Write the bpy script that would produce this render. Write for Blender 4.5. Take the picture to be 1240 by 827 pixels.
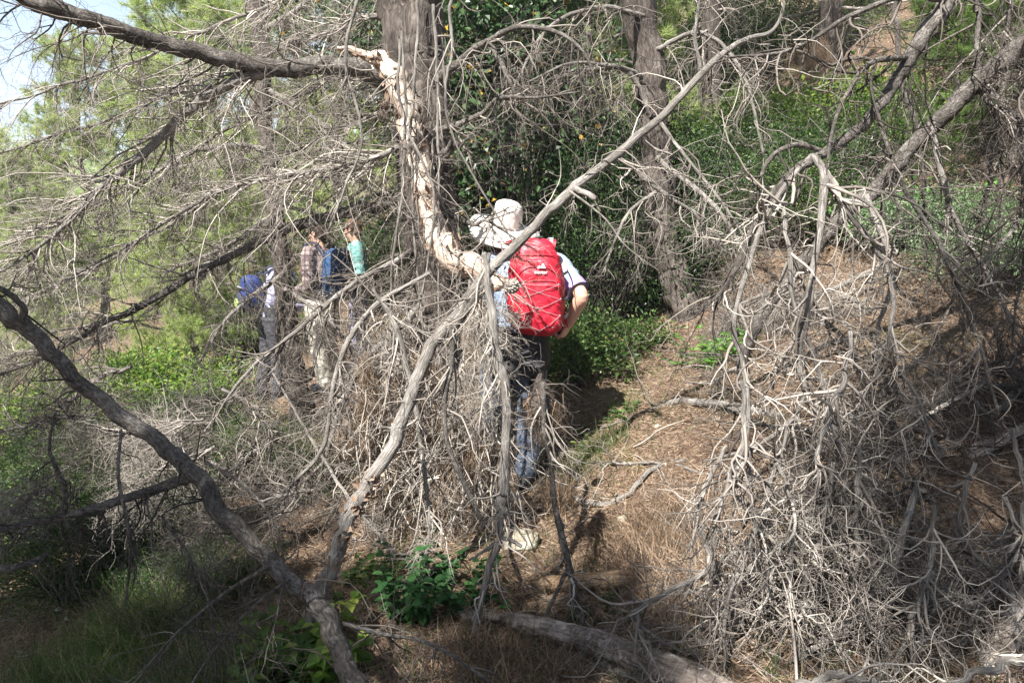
import bpy, bmesh, math
import numpy as np
from mathutils import Vector, noise

for o in list(bpy.data.objects): bpy.data.objects.remove(o)
C = bpy.context.scene.collection
SC = bpy.context.scene
R = math.radians
HAZE = 0.0012

# ---------------------------------------------------------------- camera
PITCH = R(8.5); EYE = np.array([0.0, 0.0, 1.55]); FPX = 895.0
cd = bpy.data.cameras.new('camera'); cam = bpy.data.objects.new('camera', cd); C.objects.link(cam)
cd.sensor_width = 36.0; cd.lens = 36.0 * FPX / 1240.0
cd.clip_start = 0.05; cd.clip_end = 3000
cam.location = EYE; cam.rotation_euler = (R(90) - PITCH, 0, 0)
SC.camera = cam

# ---------------------------------------------------------------- daylight
to_sun = np.array([-0.40, -0.64, 0.98]); to_sun /= np.linalg.norm(to_sun)
SUN_EL = math.asin(to_sun[2]); SUN_AZ = math.atan2(to_sun[0], to_sun[1])
w = bpy.data.worlds.new('World'); SC.world = w; w.use_nodes = True
nt = w.node_tree; bg = nt.nodes['Background']
sky = nt.nodes.new('ShaderNodeTexSky'); sky.sky_type = 'NISHITA'; sky.sun_disc = False
sky.sun_elevation = SUN_EL; sky.sun_rotation = SUN_AZ
sky.air_density = 1.0; sky.dust_density = 1.5; sky.ozone_density = 1.0
# bright haze low over the horizon
tcw = nt.nodes.new('ShaderNodeTexCoord'); sxy = nt.nodes.new('ShaderNodeSeparateXYZ'); nt.links.new(tcw.outputs['Generated'], sxy.inputs[0])
nzw = nt.nodes.new('ShaderNodeTexNoise'); nzw.inputs['Scale'].default_value = 5.0; nzw.inputs['Detail'].default_value = 6; nt.links.new(tcw.outputs['Generated'], nzw.inputs['Vector'])
adw = nt.nodes.new('ShaderNodeMath'); adw.operation = 'MULTIPLY_ADD'; adw.inputs[1].default_value = 0.35; nt.links.new(nzw.outputs[0], adw.inputs[0]); nt.links.new(sxy.outputs[2], adw.inputs[2])
mrw = nt.nodes.new('ShaderNodeMapRange'); mrw.inputs[1].default_value = 0.28; mrw.inputs[2].default_value = 0.50; mrw.inputs[3].default_value = 0.9; mrw.inputs[4].default_value = 0.0
nt.links.new(adw.outputs[0], mrw.inputs[0])
mxw = nt.nodes.new('ShaderNodeMix'); mxw.data_type = 'RGBA'; nt.links.new(mrw.outputs[0], mxw.inputs[0]); nt.links.new(sky.outputs[0], mxw.inputs[6]); mxw.inputs[7].default_value = (5.6, 7.4, 9.8, 1)
nt.links.new(mxw.outputs[2], bg.inputs[0]); bg.inputs[1].default_value = 0.05
sd = bpy.data.lights.new('sun', 'SUN'); sd.energy = 5.0; sd.angle = R(0.5); sd.color = (1.0, 0.965, 0.91)
so = bpy.data.objects.new('sun', sd); C.objects.link(so)
so.rotation_euler = Vector(-to_sun).to_track_quat('-Z', 'Y').to_euler()
SC.view_settings.view_transform = 'Standard'; SC.view_settings.look = 'None'
SC.view_settings.exposure = 1.75; SC.view_settings.gamma = 1.0
SC.render.engine = 'CYCLES'
SC.cycles.max_bounces = 6; SC.cycles.transparent_max_bounces = 4
SC.cycles.diffuse_bounces = 2; SC.cycles.glossy_bounces = 2; SC.cycles.transmission_bounces = 3

# ---------------------------------------------------------------- number helpers
rng = np.random.default_rng(11)
def reseed(k):
    global rng
    rng = np.random.default_rng(k)
def unit(v):
    return v / np.maximum(np.linalg.norm(v, axis=-1, keepdims=True), 1e-9)
def W(px, py, d):
    "a point at forward distance d seen in direction (px,py) of the 1240 px photograph"
    u = (px - 620.0) / FPX; v = (413.5 - py) / FPX
    dy = math.cos(PITCH) + v * math.sin(PITCH); dz = -math.sin(PITCH) + v * math.cos(PITCH)
    return np.array([u * d / dy, d, EYE[2] + dz * d / dy])

_P = np.random.default_rng(5).random((256, 256))
def vnoise(x, y):
    xi = np.floor(x).astype(int); yi = np.floor(y).astype(int); fx = x - xi; fy = y - yi
    fx = fx * fx * (3 - 2 * fx); fy = fy * fy * (3 - 2 * fy)
    a = _P[xi & 255, yi & 255]; b = _P[(xi + 1) & 255, yi & 255]
    c = _P[xi & 255, (yi + 1) & 255]; d = _P[(xi + 1) & 255, (yi + 1) & 255]
    return (a + (b - a) * fx) * (1 - fy) + (c + (d - c) * fx) * fy - 0.5
def fbm(x, y, o=4):
    s = 0; a = 1
    for k in range(o):
        s = s + a * vnoise(x * 2 ** k + 17 * k, y * 2 ** k + 31 * k); a *= 0.5
    return s
def sstep(a, b, x):
    t = np.clip((x - a) / (b - a), 0, 1); return t * t * (3 - 2 * t)
def height(x, y):
    x = np.asarray(x, float); y = np.asarray(y, float)
    t = (y - 4.6) / 0.8
    xp = 0.08 - 0.55 * 0.8 * np.logaddexp(0, np.clip(t, -40, 400))
    xp = np.maximum(xp, -16.0)
    d = x - xp
    up = 0.62 * (np.sqrt((d - 0.15) ** 2 + 0.02) + (d - 0.15)) / 2
    up = np.where(up > 0.45, 0.45 + (up - 0.45) * 0.48, up)
    up = up + 0.30 * np.clip(d - 5.5, 0, 25) * sstep(6, 12, y) * sstep(60, 25, y)
    up = np.where(up > 9, 9 + 5 * (1 - np.exp(-(up - 9) / 12)), up)
    dn = np.clip(-(d + 0.25), 0, None)
    dn = 6.0 * (1 - np.exp(-0.34 * dn / 6.0))
    up = up * (0.22 + 0.78 * sstep(1.6, 4.3, y + 0.25 * np.clip(-d, -2, 0)))
    z = up - dn
    r = np.sqrt(x * x + y * y)
    z = z + 20 * sstep(38, 170, r) * sstep(60, -50, x)      # far side of the valley
    near = np.exp(-(r / 12) ** 2)
    z = z + 0.16 * fbm(x * 0.9, y * 0.9) + 0.05 * fbm(x * 3.1 + 9, y * 3.1) * (0.4 + near)
    z = z + 0.022 * fbm(x * 11 + 3, y * 11) * near + 1.5 * fbm(x * 0.05, y * 0.05) * sstep(15, 60, r)
    return z - Z0 * np.exp(-(r / 9) ** 2)
Z0 = 0.0; Z0 = float(height(0.07, 4.32)) / math.exp(-(4.32 / 9) ** 2)
def dep(px, py):
    "forward distance at which the sight line through a photograph pixel meets the ground"
    ds = np.linspace(1.2, 30, 3000); pts = np.array([W(px, py, 1.0)]) - EYE
    P = EYE + pts * ds[:, None]; k = np.argmax(P[:, 2] < height(P[:, 0], P[:, 1])); return float(ds[k])
def ground_at(px, d):
    x = (px - 620.0) / FPX * d
    return np.array([x, d, float(height(x, d))])

# ---------------------------------------------------------------- mesh helpers
class Geo:
    def __init__(s): s.V = []; s.Q = []; s.T = []; s.UVQ = []; s.n = 0
    def add(s, V, Q=None, T=None, uv=None):
        s.V.append(V.reshape(-1, 3))
        if Q is not None and len(Q):
            s.Q.append(Q + s.n); s.UVQ.append(uv if uv is not None else np.zeros((len(Q), 4, 2)))
        if T is not None and len(T): s.T.append(T + s.n)
        s.n += len(V.reshape(-1, 3)); return s
    def join(s, o):
        for q, u in zip(o.Q, o.UVQ): s.Q.append(q + s.n); s.UVQ.append(u)
        for t in o.T: s.T.append(t + s.n)
        s.V += o.V; s.n += o.n; return s
    def mesh(s, name, mat, smooth=True):
        V = np.concatenate(s.V) if s.V else np.zeros((0, 3))
        Q = np.concatenate(s.Q) if s.Q else np.zeros((0, 4), int)
        T = np.concatenate(s.T) if s.T else np.zeros((0, 3), int)
        me = bpy.data.meshes.new(name)
        me.vertices.add(len(V)); me.vertices.foreach_set('co', V.astype(np.float32).ravel())
        nl = len(Q) * 4 + len(T) * 3
        me.loops.add(nl); me.loops.foreach_set('vertex_index', np.concatenate([Q.ravel(), T.ravel()]).astype(np.int32))
        me.polygons.add(len(Q) + len(T))
        st = np.concatenate([np.arange(len(Q)) * 4, len(Q) * 4 + np.arange(len(T)) * 3]).astype(np.int32)
        me.polygons.foreach_set('loop_start', st)
        if len(Q):
            uvl = me.uv_layers.new(name='UVMap')
            uv = np.concatenate([np.concatenate(s.UVQ).reshape(-1, 2), np.zeros((len(T) * 3, 2))])
            uvl.data.foreach_set('uv', uv.astype(np.float32).ravel())
        me.update(calc_edges=True)
        me.polygons.foreach_set('use_smooth', np.full(len(me.polygons), smooth))
        me.validate(clean_customdata=False)
        if mat: me.materials.append(mat)
        return me
    def build(s, name, mat, parent=None, smooth=True):
        ob = bpy.data.objects.new(name, s.mesh(name, mat, smooth)); C.objects.link(ob)
        if parent is not None: ob.parent = parent
        return ob

def tag(o, label=None, cat=None, group=None, kind=None):
    if label:
        o['label'] = label
        if not 4 <= len(label.split()) <= 16: print('LABEL', len(label.split()), label)
    if cat: o['category'] = cat
    if group: o['group'] = group
    if kind: o['kind'] = kind
    return o
def thing(name, label, cat, loc=(0, 0, 0), group=None, rz=0.0):
    e = bpy.data.objects.new(name, None); C.objects.link(e); e.empty_display_size = 0.1
    e.location = loc; e.rotation_euler = (0, 0, rz)
    return tag(e, label, cat, group)
def child_world(ob, root):
    "parent a mesh whose vertices are in world space"
    ob.parent = root; ob.location = -Vector(root.location); return ob
def copy_thing(o, parent=None):
    c = o.copy(); C.objects.link(c)
    if parent is not None: c.parent = parent
    for ch in list(o.children): copy_thing(ch, c)
    return c

def tubes(P, Rd, sides=4, shag=0.0, cap=False):
    "P (N,M,3), Rd (N,M): every path becomes a tapered tube"
    N, M, _ = P.shape
    T = np.empty_like(P); T[:, 1:-1] = P[:, 2:] - P[:, :-2]; T[:, 0] = P[:, 1] - P[:, 0]; T[:, -1] = P[:, -1] - P[:, -2]
    T = unit(T)
    ref = np.where(np.abs(T[:, 0, 2:3]) > 0.8, np.array([[1.0, 0, 0]]), np.array([[0, 0, 1.0]]))
    U = np.empty_like(P); u = unit(np.cross(T[:, 0], ref)); U[:, 0] = u
    for k in range(1, M):
        u = unit(u - T[:, k] * np.sum(u * T[:, k], -1, keepdims=True)); U[:, k] = u
    B = np.cross(T, U)
    a = np.arange(sides) / sides * 2 * np.pi
    ca, sa = np.cos(a), np.sin(a)
    r = Rd[:, :, None] * np.ones(sides)
    if shag > 0:
        L = np.cumsum(np.r_[0, np.linalg.norm(np.diff(P[0], axis=0), axis=1)])
        rr = Rd.mean()
        X = np.broadcast_to(L[None, :, None] / rr * 1.1, r.shape)
        aa = np.broadcast_to(np.r_[a][None, None, :], r.shape)
        n = 0.7 * fbm(0.4 * X + 2.0 * np.cos(aa) + 7, 2.0 * np.sin(aa) + 9, 2) + 0.8 * fbm(X + 6.0 * np.cos(aa) + 7, 6.0 * np.sin(aa) + 0.3 * X + 9, 4) - 0.15
        r = r * (1 + shag * n)
    V = P[:, :, None] + r[..., None] * (U[:, :, None] * ca[:, None] + B[:, :, None] * sa[:, None])
    i = np.arange(N)[:, None, None] * M * sides; j = np.arange(M - 1)[None, :, None] * sides; k = np.arange(sides)[None, None, :]
    k2 = (k + 1) % sides
    Q = np.stack([i + j + k, i + j + k2, i + j + sides + k2, i + j + sides + k], -1).reshape(-1, 4)
    L = np.concatenate([np.zeros((N, 1)), np.cumsum(np.linalg.norm(np.diff(P, axis=1), axis=-1), 1)], 1)
    per = 2 * np.pi * Rd.mean(1)[:, None, None]
    L0 = L[:, :-1, None] + 0 * k; L1 = L[:, 1:, None] + 0 * k
    u0 = per * k / sides + 0 * L0; u1 = per * (k + 1) / sides + 0 * L0
    UV = np.stack([np.stack([u0, L0], -1), np.stack([u1, L0], -1), np.stack([u1, L1], -1), np.stack([u0, L1], -1)], -2).reshape(-1, 4, 2)
    g = Geo()
    Tt = None
    if cap:
        V2 = V.reshape(-1, 3); c0 = len(V2)
        V2 = np.concatenate([V2, P[:, 0], P[:, -1]])
        tl = []
        for n_ in range(N):
            b = n_ * M * sides; e = b + (M - 1) * sides
            for q in range(sides):
                tl.append([b + (q + 1) % sides, b + q, c0 + n_]); tl.append([e + q, e + (q + 1) % sides, c0 + N + n_])
        return g.add(V2, Q, np.array(tl), UV)
    return g.add(V, Q, None, UV)

def spline(pts, n):
    "Catmull-Rom through rows of pts, resampled to n rows"
    p = np.asarray(pts, float); p = np.vstack([2 * p[0] - p[1], p, 2 * p[-1] - p[-2]])
    m = len(p) - 3; t = np.linspace(0, m - 1e-6, n); i = t.astype(int); f = (t - i)[:, None]
    a, b, c, d = p[i], p[i + 1], p[i + 2], p[i + 3]
    return 0.5 * (2 * b + (c - a) * f + (2 * a - 5 * b + 4 * c - d) * f ** 2 + (3 * b - 3 * c + d - a) * f ** 3)
def pix_path(rows, n=40, wob=0.35):
    "rows of (px,py,depth,width px) -> path (n,3), radius (n)"
    rows = [(a, b, d if d else dep(a, b + w_ * .35), w_) for a, b, d, w_ in rows]
    q = np.array([[*W(a, b, d), 0.5 * w_ * d / FPX] for a, b, d, w_ in rows])
    s = spline(q, n); P = s[:, :3]; r = np.maximum(s[:, 3], 0.0015)
    nz = np.stack([fbm(np.arange(n) * 0.23 + rng.random() * 99, np.full(n, k * 7.3 + rng.random() * 50), 3) for k in range(3)], 1)
    return P + nz * r[:, None] * wob * 2, r

def grow(S, D, L, K=8, wig=0.22, grav=0.03):
    N = len(S); P = np.empty((N, K + 1, 3)); P[:, 0] = S; D = unit(D)
    step = (L / K)[:, None]; Cc = rng.normal(size=(N, 3)) * wig
    for k in range(K):
        Cc = 0.35 * Cc + rng.normal(size=(N, 3)) * wig * np.where(rng.random((N, 1)) < .28, 1.9, .55)
        D = unit(D + Cc + np.array([0, 0, -grav])); P[:, k + 1] = P[:, k] + D * step
    return P
def children(P, Rd, n, L, ang=(35, 75), tr=(0.15, 1.0), rr=(0.35, 0.6), rmax=0.02, bias=None, taper=0.2, K=8, wig=0.22, grav=0.03):
    N, M, _ = P.shape
    idx = np.repeat(np.arange(N), n); m = len(idx)
    t = tr[0] + (tr[1] - tr[0]) * rng.random(m); f = t * (M - 1); i = np.minimum(f.astype(int), M - 2); f = (f - i)[:, None]
    S = P[idx, i] * (1 - f) + P[idx, i + 1] * f; T = unit(P[idx, i + 1] - P[idx, i])
    r0 = Rd[idx, i] * (1 - f[:, 0]) + Rd[idx, i + 1] * f[:, 0]
    q = unit(np.cross(T, rng.normal(size=(m, 3)))); a = np.radians(ang[0] + (ang[1] - ang[0]) * rng.random(m))[:, None]
    D = np.cos(a) * T + np.sin(a) * q
    if bias is not None: D = D + np.asarray(bias)
    Ln = (L[0] + (L[1] - L[0]) * rng.random(m) ** 1.4) * (1.1 - 0.5 * t)
    Pc = grow(S, D, Ln, K, wig, grav)
    r = np.minimum(r0 * (rr[0] + (rr[1] - rr[0]) * rng.random(m)), rmax)
    Rc = r[:, None] * np.linspace(1, taper, K + 1)[None]
    return Pc, np.maximum(Rc, 0.0006)

def leaves(S, D, L, wd, up=0.6, fold=0.25):
    N = len(S); D = unit(D)
    n = unit(rng.normal(size=(N, 3)) + np.array([0, 0, up * 2])); s = unit(np.cross(D, n)); n = np.cross(s, D)
    L = L[:, None]; wd = wd[:, None]
    V = np.stack([S, S + D * L * 0.45 + s * wd * 0.5 + n * wd * fold, S + D * L * 0.45 - s * wd * 0.5 + n * wd * fold, S + D * L - n * L * 0.12], 1)
    b = np.arange(N)[:, None] * 4
    T = np.concatenate([b + [0, 1, 3], b + [0, 3, 2]], 0)
    return Geo().add(V, None, T)
def needles(S, D, L, wd):
    N = len(S); D = unit(D); s = unit(np.cross(D, rng.normal(size=(N, 3))))
    V = np.stack([S - s * wd[:, None] / 2, S + s * wd[:, None] / 2, S + D * L[:, None]], 1)
    return Geo().add(V, None, np.arange(N)[:, None] * 3 + [0, 1, 2])
def strands(S, D, L, wd, K=3, wig=0.1, grav=0.1):
    "flat tapering ribbons (grass blades, long dry needles)"
    P = grow(S, D, L, K, wig, grav); N = len(S)
    s = unit(np.cross(unit(P[:, -1] - P[:, 0]), rng.normal(size=(N, 3))))[:, None]
    h = (wd[:, None] * np.linspace(1, 0.15, K + 1)[None])[..., None] / 2
    V = np.stack([P - s * h, P + s * h], 2)
    b = np.arange(N)[:, None] * (K + 1) * 2 + np.arange(K)[None] * 2; b = b.reshape(-1)
    return Geo().add(V, np.stack([b, b + 1, b + 3, b + 2], 1))

# ---------------------------------------------------------------- materials
def newmat(name):
    m = bpy.data.materials.new(name); m.use_nodes = True
    n = m.node_tree.nodes; return m, n, m.node_tree.links, n['Principled BSDF'], n['Material Output']
def noise_node(n, l, vec, scale, detail=4, rough=0.6, dist=0.0):
    t = n.new('ShaderNodeTexNoise'); t.inputs['Scale'].default_value = scale; t.inputs['Detail'].default_value = detail
    t.inputs['Roughness'].default_value = rough; t.inputs['Distortion'].default_value = dist
    if vec is not None: l.new(vec, t.inputs['Vector'])
    return t
def ramp(n, l, fac, stops):
    r = n.new('ShaderNodeValToRGB'); e = r.color_ramp.elements
    while len(e) < len(stops): e.new(0.5)
    for x, (p, c) in zip(e, stops): x.position = p; x.color = (*c, 1)
    if fac is not None: l.new(fac, r.inputs[0])
    return r
def bark(name, dark, mid, light, sx=60, sy=14, bump=0.6, uv=True, lichen=None, plates=False):
    m, n, l, b, o = newmat(name)
    tc = n.new('ShaderNodeTexCoord'); mp = n.new('ShaderNodeMapping'); mp.inputs['Scale'].default_value = (sx, sy, 1) if uv else (sx, sx, sy)
    l.new(tc.outputs['UV' if uv else 'Object'], mp.inputs[0])
    a = noise_node(n, l, mp.outputs[0], 1.0, 6, 0.65, 0.6)
    g = noise_node(n, l, tc.outputs['Object'], 5.0, 3)
    mx = n.new('ShaderNodeMix'); mx.data_type = 'FLOAT'; mx.inputs[0].default_value = 0.35
    l.new(a.outputs[0], mx.inputs[2]); l.new(g.outputs[0], mx.inputs[3])
    r = ramp(n, l, mx.outputs[0], [(0.36, dark), (0.5, mid), (0.62, light)])
    col = r.outputs[0]
    if lichen:
        g2 = noise_node(n, l, tc.outputs['Object'], 14.0, 5, 0.7)
        r2 = ramp(n, l, g2.outputs[0], [(0.56, (0, 0, 0)), (0.63, (1, 1, 1))])
        m2 = n.new('ShaderNodeMix'); m2.data_type = 'RGBA'; l.new(r2.outputs[0], m2.inputs[0]); l.new(col, m2.inputs[6]); m2.inputs[7].default_value = (*lichen, 1)
        col = m2.outputs[2]
    if plates:
        mp2 = n.new('ShaderNodeMapping'); mp2.inputs['Scale'].default_value = (sx * .9, sy * 1.5, 1); l.new(tc.outputs['UV'], mp2.inputs[0])
        wr_ = n.new('ShaderNodeMix'); wr_.data_type = 'VECTOR'; wr_.inputs[0].default_value = 0.25; l.new(mp2.outputs[0], wr_.inputs[4]); l.new(a.outputs[1], wr_.inputs[5])
        vo = n.new('ShaderNodeTexVoronoi'); vo.feature = 'DISTANCE_TO_EDGE'; vo.inputs['Scale'].default_value = 1.0; l.new(wr_.outputs[1], vo.inputs['Vector'])
        rv = ramp(n, l, vo.outputs[0], [(0.0, (0, 0, 0)), (0.16, (1, 1, 1))])
        m3 = n.new('ShaderNodeMix'); m3.data_type = 'RGBA'; l.new(rv.outputs[0], m3.inputs[0]); m3.inputs[6].default_value = (*[x * .55 for x in dark], 1); l.new(col, m3.inputs[7]); col = m3.outputs[2]
        hm = n.new('ShaderNodeMath'); hm.operation = 'MULTIPLY_ADD'; l.new(rv.outputs[0], hm.inputs[0]); hm.inputs[1].default_value = .8; l.new(a.outputs[0], hm.inputs[2])
    l.new(col, b.inputs['Base Color']); b.inputs['Roughness'].default_value = 0.85
    b.inputs['Specular IOR Level'].default_value = 0.25
    bp = n.new('ShaderNodeBump'); bp.inputs['Strength'].default_value = bump; bp.inputs['Distance'].default_value = 0.012
    l.new(hm.outputs[0] if plates else a.outputs[0], bp.inputs['Height']); l.new(bp.outputs[0], b.inputs['Normal'])
    return m
def island(name, stops, rough=0.6, trans=0.0, tcol=None, blend=0.0, scale=2.0):
    "leaves, needles, twigs: each loose piece its own tint"
    m, n, l, b, o = newmat(name)
    g = n.new('ShaderNodeNewGeometry'); src = g.outputs['Random Per Island']
    if blend:
        tc = n.new('ShaderNodeTexCoord'); nz = noise_node(n, l, tc.outputs['Object'], scale, 4)
        mx = n.new('ShaderNodeMix'); mx.data_type = 'FLOAT'; mx.inputs[0].default_value = blend
        l.new(src, mx.inputs[2]); l.new(nz.outputs[0], mx.inputs[3]); src = mx.outputs[0]
    r = ramp(n, l, src, stops)
    l.new(r.outputs[0], b.inputs['Base Color']); b.inputs['Roughness'].default_value = rough
    b.inputs['Specular IOR Level'].default_value = 0.3
    if trans:
        t = n.new('ShaderNodeBsdfTranslucent'); mm = n.new('ShaderNodeMixShader'); mm.inputs[0].default_value = trans
        hs = n.new('ShaderNodeHueSaturation'); hs.inputs['Value'].default_value = 1.5; hs.inputs['Hue'].default_value = 0.485
        l.new(r.outputs[0], hs.inputs['Color']); l.new(hs.outputs[0], t.inputs[0])
        l.new(b.outputs[0], mm.inputs[1]); l.new(t.outputs[0], mm.inputs[2]); l.new(mm.outputs[0], o.inputs[0])
    return m
def cloth(name, c, c2=None, rough=0.8, scale=25, weave=0.15, sheen=0.0):
    m, n, l, b, o = newmat(name)
    tc = n.new('ShaderNodeTexCoord'); nz = noise_node(n, l, tc.outputs['Object'], scale, 4)
    c2 = c2 or tuple(x * 0.75 for x in c)
    r = ramp(n, l, nz.outputs[0], [(0.35, c2), (0.65, c)])
    l.new(r.outputs[0], b.inputs['Base Color']); b.inputs['Roughness'].default_value = rough
    wv = noise_node(n, l, tc.outputs['Object'], 700, 2); bp = n.new('ShaderNodeBump'); bp.inputs['Strength'].default_value = weave; bp.inputs['Distance'].default_value = 0.002
    l.new(wv.outputs[0], bp.inputs['Height']); l.new(bp.outputs[0], b.inputs['Normal'])
    return m

M = {}
M['bark'] = bark('pine_bark', (0.025, 0.020, 0.017), (0.085, 0.07, 0.06), (0.19, 0.165, 0.145), 60, 14, 1.4)
M['bark_grey'] = bark('grey_bark', (0.035, 0.030, 0.026), (0.11, 0.097, 0.085), (0.24, 0.22, 0.20), 110, 50, 1.4, lichen=(0.24, 0.22, 0.20))
M['dead_wood'] = bark('weathered_wood', (0.06, 0.052, 0.045), (0.185, 0.168, 0.15), (0.36, 0.34, 0.31), 170, 18, 1.0)
M['peeled'] = bark('peeled_wood', (0.20, 0.12, 0.08), (0.52, 0.42, 0.34), (0.72, 0.65, 0.57), 42, 6, 0.9, lichen=(0.30, 0.27, 0.24))
M['raw_wood'] = bark('raw_orange_wood', (0.10, 0.06, 0.035), (0.33, 0.215, 0.125), (0.50, 0.38, 0.26), 90, 9, 0.9, lichen=(0.16, 0.12, 0.09))
M['log'] = bark('old_log_bark', (0.06, 0.045, 0.035), (0.20, 0.165, 0.14), (0.40, 0.35, 0.31), 55, 12, 1.0, lichen=(0.40, 0.38, 0.35))
M['flake'] = island('bark_flake', [(0, (0.12, 0.08, 0.06)), (0.6, (0.25, 0.17, 0.12)), (1, (0.42, 0.30, 0.21))], 0.85)
M['twig'] = island('grey_twig', [(0, (0.045, 0.038, 0.033)), (0.5, (0.145, 0.124, 0.106)), (1, (0.37, 0.335, 0.295))], 0.8, blend=0.3)
M['twig_dark'] = island('dark_twig', [(0, (0.022, 0.019, 0.017)), (0.5, (0.055, 0.045, 0.038)), (1, (0.16, 0.138, 0.12))], 0.85, blend=0.3)
M['twig_pale'] = island('pale_twig', [(0, (0.11, 0.095, 0.08)), (0.5, (0.285, 0.252, 0.218)), (1, (0.54, 0.50, 0.44))], 0.75, blend=0.3)
M['dry_needle'] = island('dry_needle', [(0, (0.06, 0.04, 0.028)), (0.5, (0.155, 0.105, 0.068)), (1, (0.36, 0.265, 0.175))], 0.75, 0.15)
M['litter'] = island('needle_litter', [(0, (0.065, 0.04, 0.027)), (0.45, (0.225, 0.152, 0.10)), (1, (0.52, 0.41, 0.30))], 0.8, blend=0.4, scale=1.2)
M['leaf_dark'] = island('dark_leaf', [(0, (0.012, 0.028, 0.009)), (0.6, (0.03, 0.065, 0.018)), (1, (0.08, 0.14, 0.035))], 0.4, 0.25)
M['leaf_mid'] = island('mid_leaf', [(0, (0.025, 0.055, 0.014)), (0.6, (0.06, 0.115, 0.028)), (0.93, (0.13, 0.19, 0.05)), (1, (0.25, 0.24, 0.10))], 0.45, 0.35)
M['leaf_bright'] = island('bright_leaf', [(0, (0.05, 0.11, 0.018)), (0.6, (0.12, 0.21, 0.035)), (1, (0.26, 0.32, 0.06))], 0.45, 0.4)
M['leaf_pale'] = island('pale_grey_leaf', [(0, (0.06, 0.11, 0.05)), (0.6, (0.15, 0.24, 0.11)), (1, (0.30, 0.40, 0.22))], 0.6, 0.3)
M['leaf_herb'] = island('herb_leaf', [(0, (0.05, 0.15, 0.025)), (0.5, (0.10, 0.25, 0.04)), (1, (0.17, 0.34, 0.06))], 0.5, 0.4)
M['leaf_nettle'] = island('nettle_leaf', [(0, (0.018, 0.06, 0.018)), (0.5, (0.035, 0.11, 0.03)), (1, (0.07, 0.16, 0.05))], 0.8, 0.3)
M['ivy'] = island('ivy_leaf', [(0, (0.015, 0.04, 0.015)), (0.55, (0.04, 0.09, 0.03)), (0.965, (0.10, 0.16, 0.06)), (0.985, (0.50, 0.32, 0.04)), (1, (0.55, 0.34, 0.05))], 0.4, 0.25)
M['needle'] = island('green_needle', [(0, (0.05, 0.10, 0.02)), (0.6, (0.11, 0.19, 0.04)), (1, (0.20, 0.28, 0.07))], 0.5, 0.35)
M['needle_far'] = island('haze_washed_needle', [(0, (0.17, 0.26, 0.07)), (0.6, (0.30, 0.38, 0.13)), (1, (0.46, 0.50, 0.24))], 0.55, 0.5)  # paler needle copy for far pines, sunlit haze put into the colour
M['grass'] = island('grass_blade', [(0, (0.03, 0.07, 0.018)), (0.6, (0.065, 0.125, 0.03)), (0.8, (0.16, 0.17, 0.07)), (1, (0.32, 0.27, 0.16))], 0.5, 0.35)

# ================================================================ THE GROUND (one sheet out to the far side of the valley)
def make_ground():
    n = 720
    ux = np.linspace(-5.1, 5.1, n); uy = np.linspace(-4.0, 5.3, n)
    xs = 1.5 + 2.6 * np.sinh(ux) ; ys = 4.0 + 2.6 * np.sinh(uy)
    X, Y = np.meshgrid(xs, ys); Z = height(X, Y)
    V = np.stack([X, Y, Z], -1).reshape(-1, 3)
    i = np.arange(n - 1)[:, None] * n + np.arange(n - 1)[None]; i = i.reshape(-1)
    Q = np.stack([i, i + 1, i + n + 1, i + n], 1)
    m, nd, l, b, o = newmat('needle_covered_soil')
    tc = nd.new('ShaderNodeTexCoord')
    a = noise_node(nd, l, tc.outputs['Object'], 34, 6, 0.75, 1.2)
    g = noise_node(nd, l, tc.outputs['Object'], 1.1, 4)
    r = ramp(nd, l, a.outputs[0], [(0.32, (0.045, 0.028, 0.019)), (0.5, (0.15, 0.10, 0.068)), (0.68, (0.38, 0.30, 0.22))])
    r2 = ramp(nd, l, g.outputs[0], [(0.54, (0, 0, 0)), (0.68, (0.55, 0.55, 0.55))])
    mx = nd.new('ShaderNodeMix'); mx.data_type = 'RGBA'; l.new(r2.outputs[0], mx.inputs[0]); l.new(r.outputs[0], mx.inputs[6]); mx.inputs[7].default_value = (0.10, 0.12, 0.035, 1)
    sp = nd.new('ShaderNodeSeparateXYZ'); l.new(tc.outputs['Object'], sp.inputs[0])
    mr = nd.new('ShaderNodeMapRange'); mr.inputs[1].default_value = 20; mr.inputs[2].default_value = 40; l.new(sp.outputs[1], mr.inputs[0])
    far = noise_node(nd, l, tc.outputs['Object'], 0.35, 6, 0.7)
    r3 = ramp(nd, l, far.outputs[0], [(0.35, (0.05, 0.09, 0.025)), (0.55, (0.14, 0.19, 0.06)), (0.7, (0.33, 0.29, 0.18))])
    m2 = nd.new('ShaderNodeMix'); m2.data_type = 'RGBA'; l.new(mr.outputs[0], m2.inputs[0]); l.new(mx.outputs[2], m2.inputs[6]); l.new(r3.outputs[0], m2.inputs[7])
    l.new(m2.outputs[2], b.inputs['Base Color']); b.inputs['Roughness'].default_value = 0.95; b.inputs['Specular IOR Level'].default_value = 0.1
    bp = nd.new('ShaderNodeBump'); bp.inputs['Strength'].default_value = 1.0; bp.inputs['Distance'].default_value = 0.03
    l.new(a.outputs[0], bp.inputs['Height']); l.new(bp.outputs[0], b.inputs['Normal'])
    ob = Geo().add(V, Q).build('ground', m); tag(ob, kind='structure'); return ob
make_ground()

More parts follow.
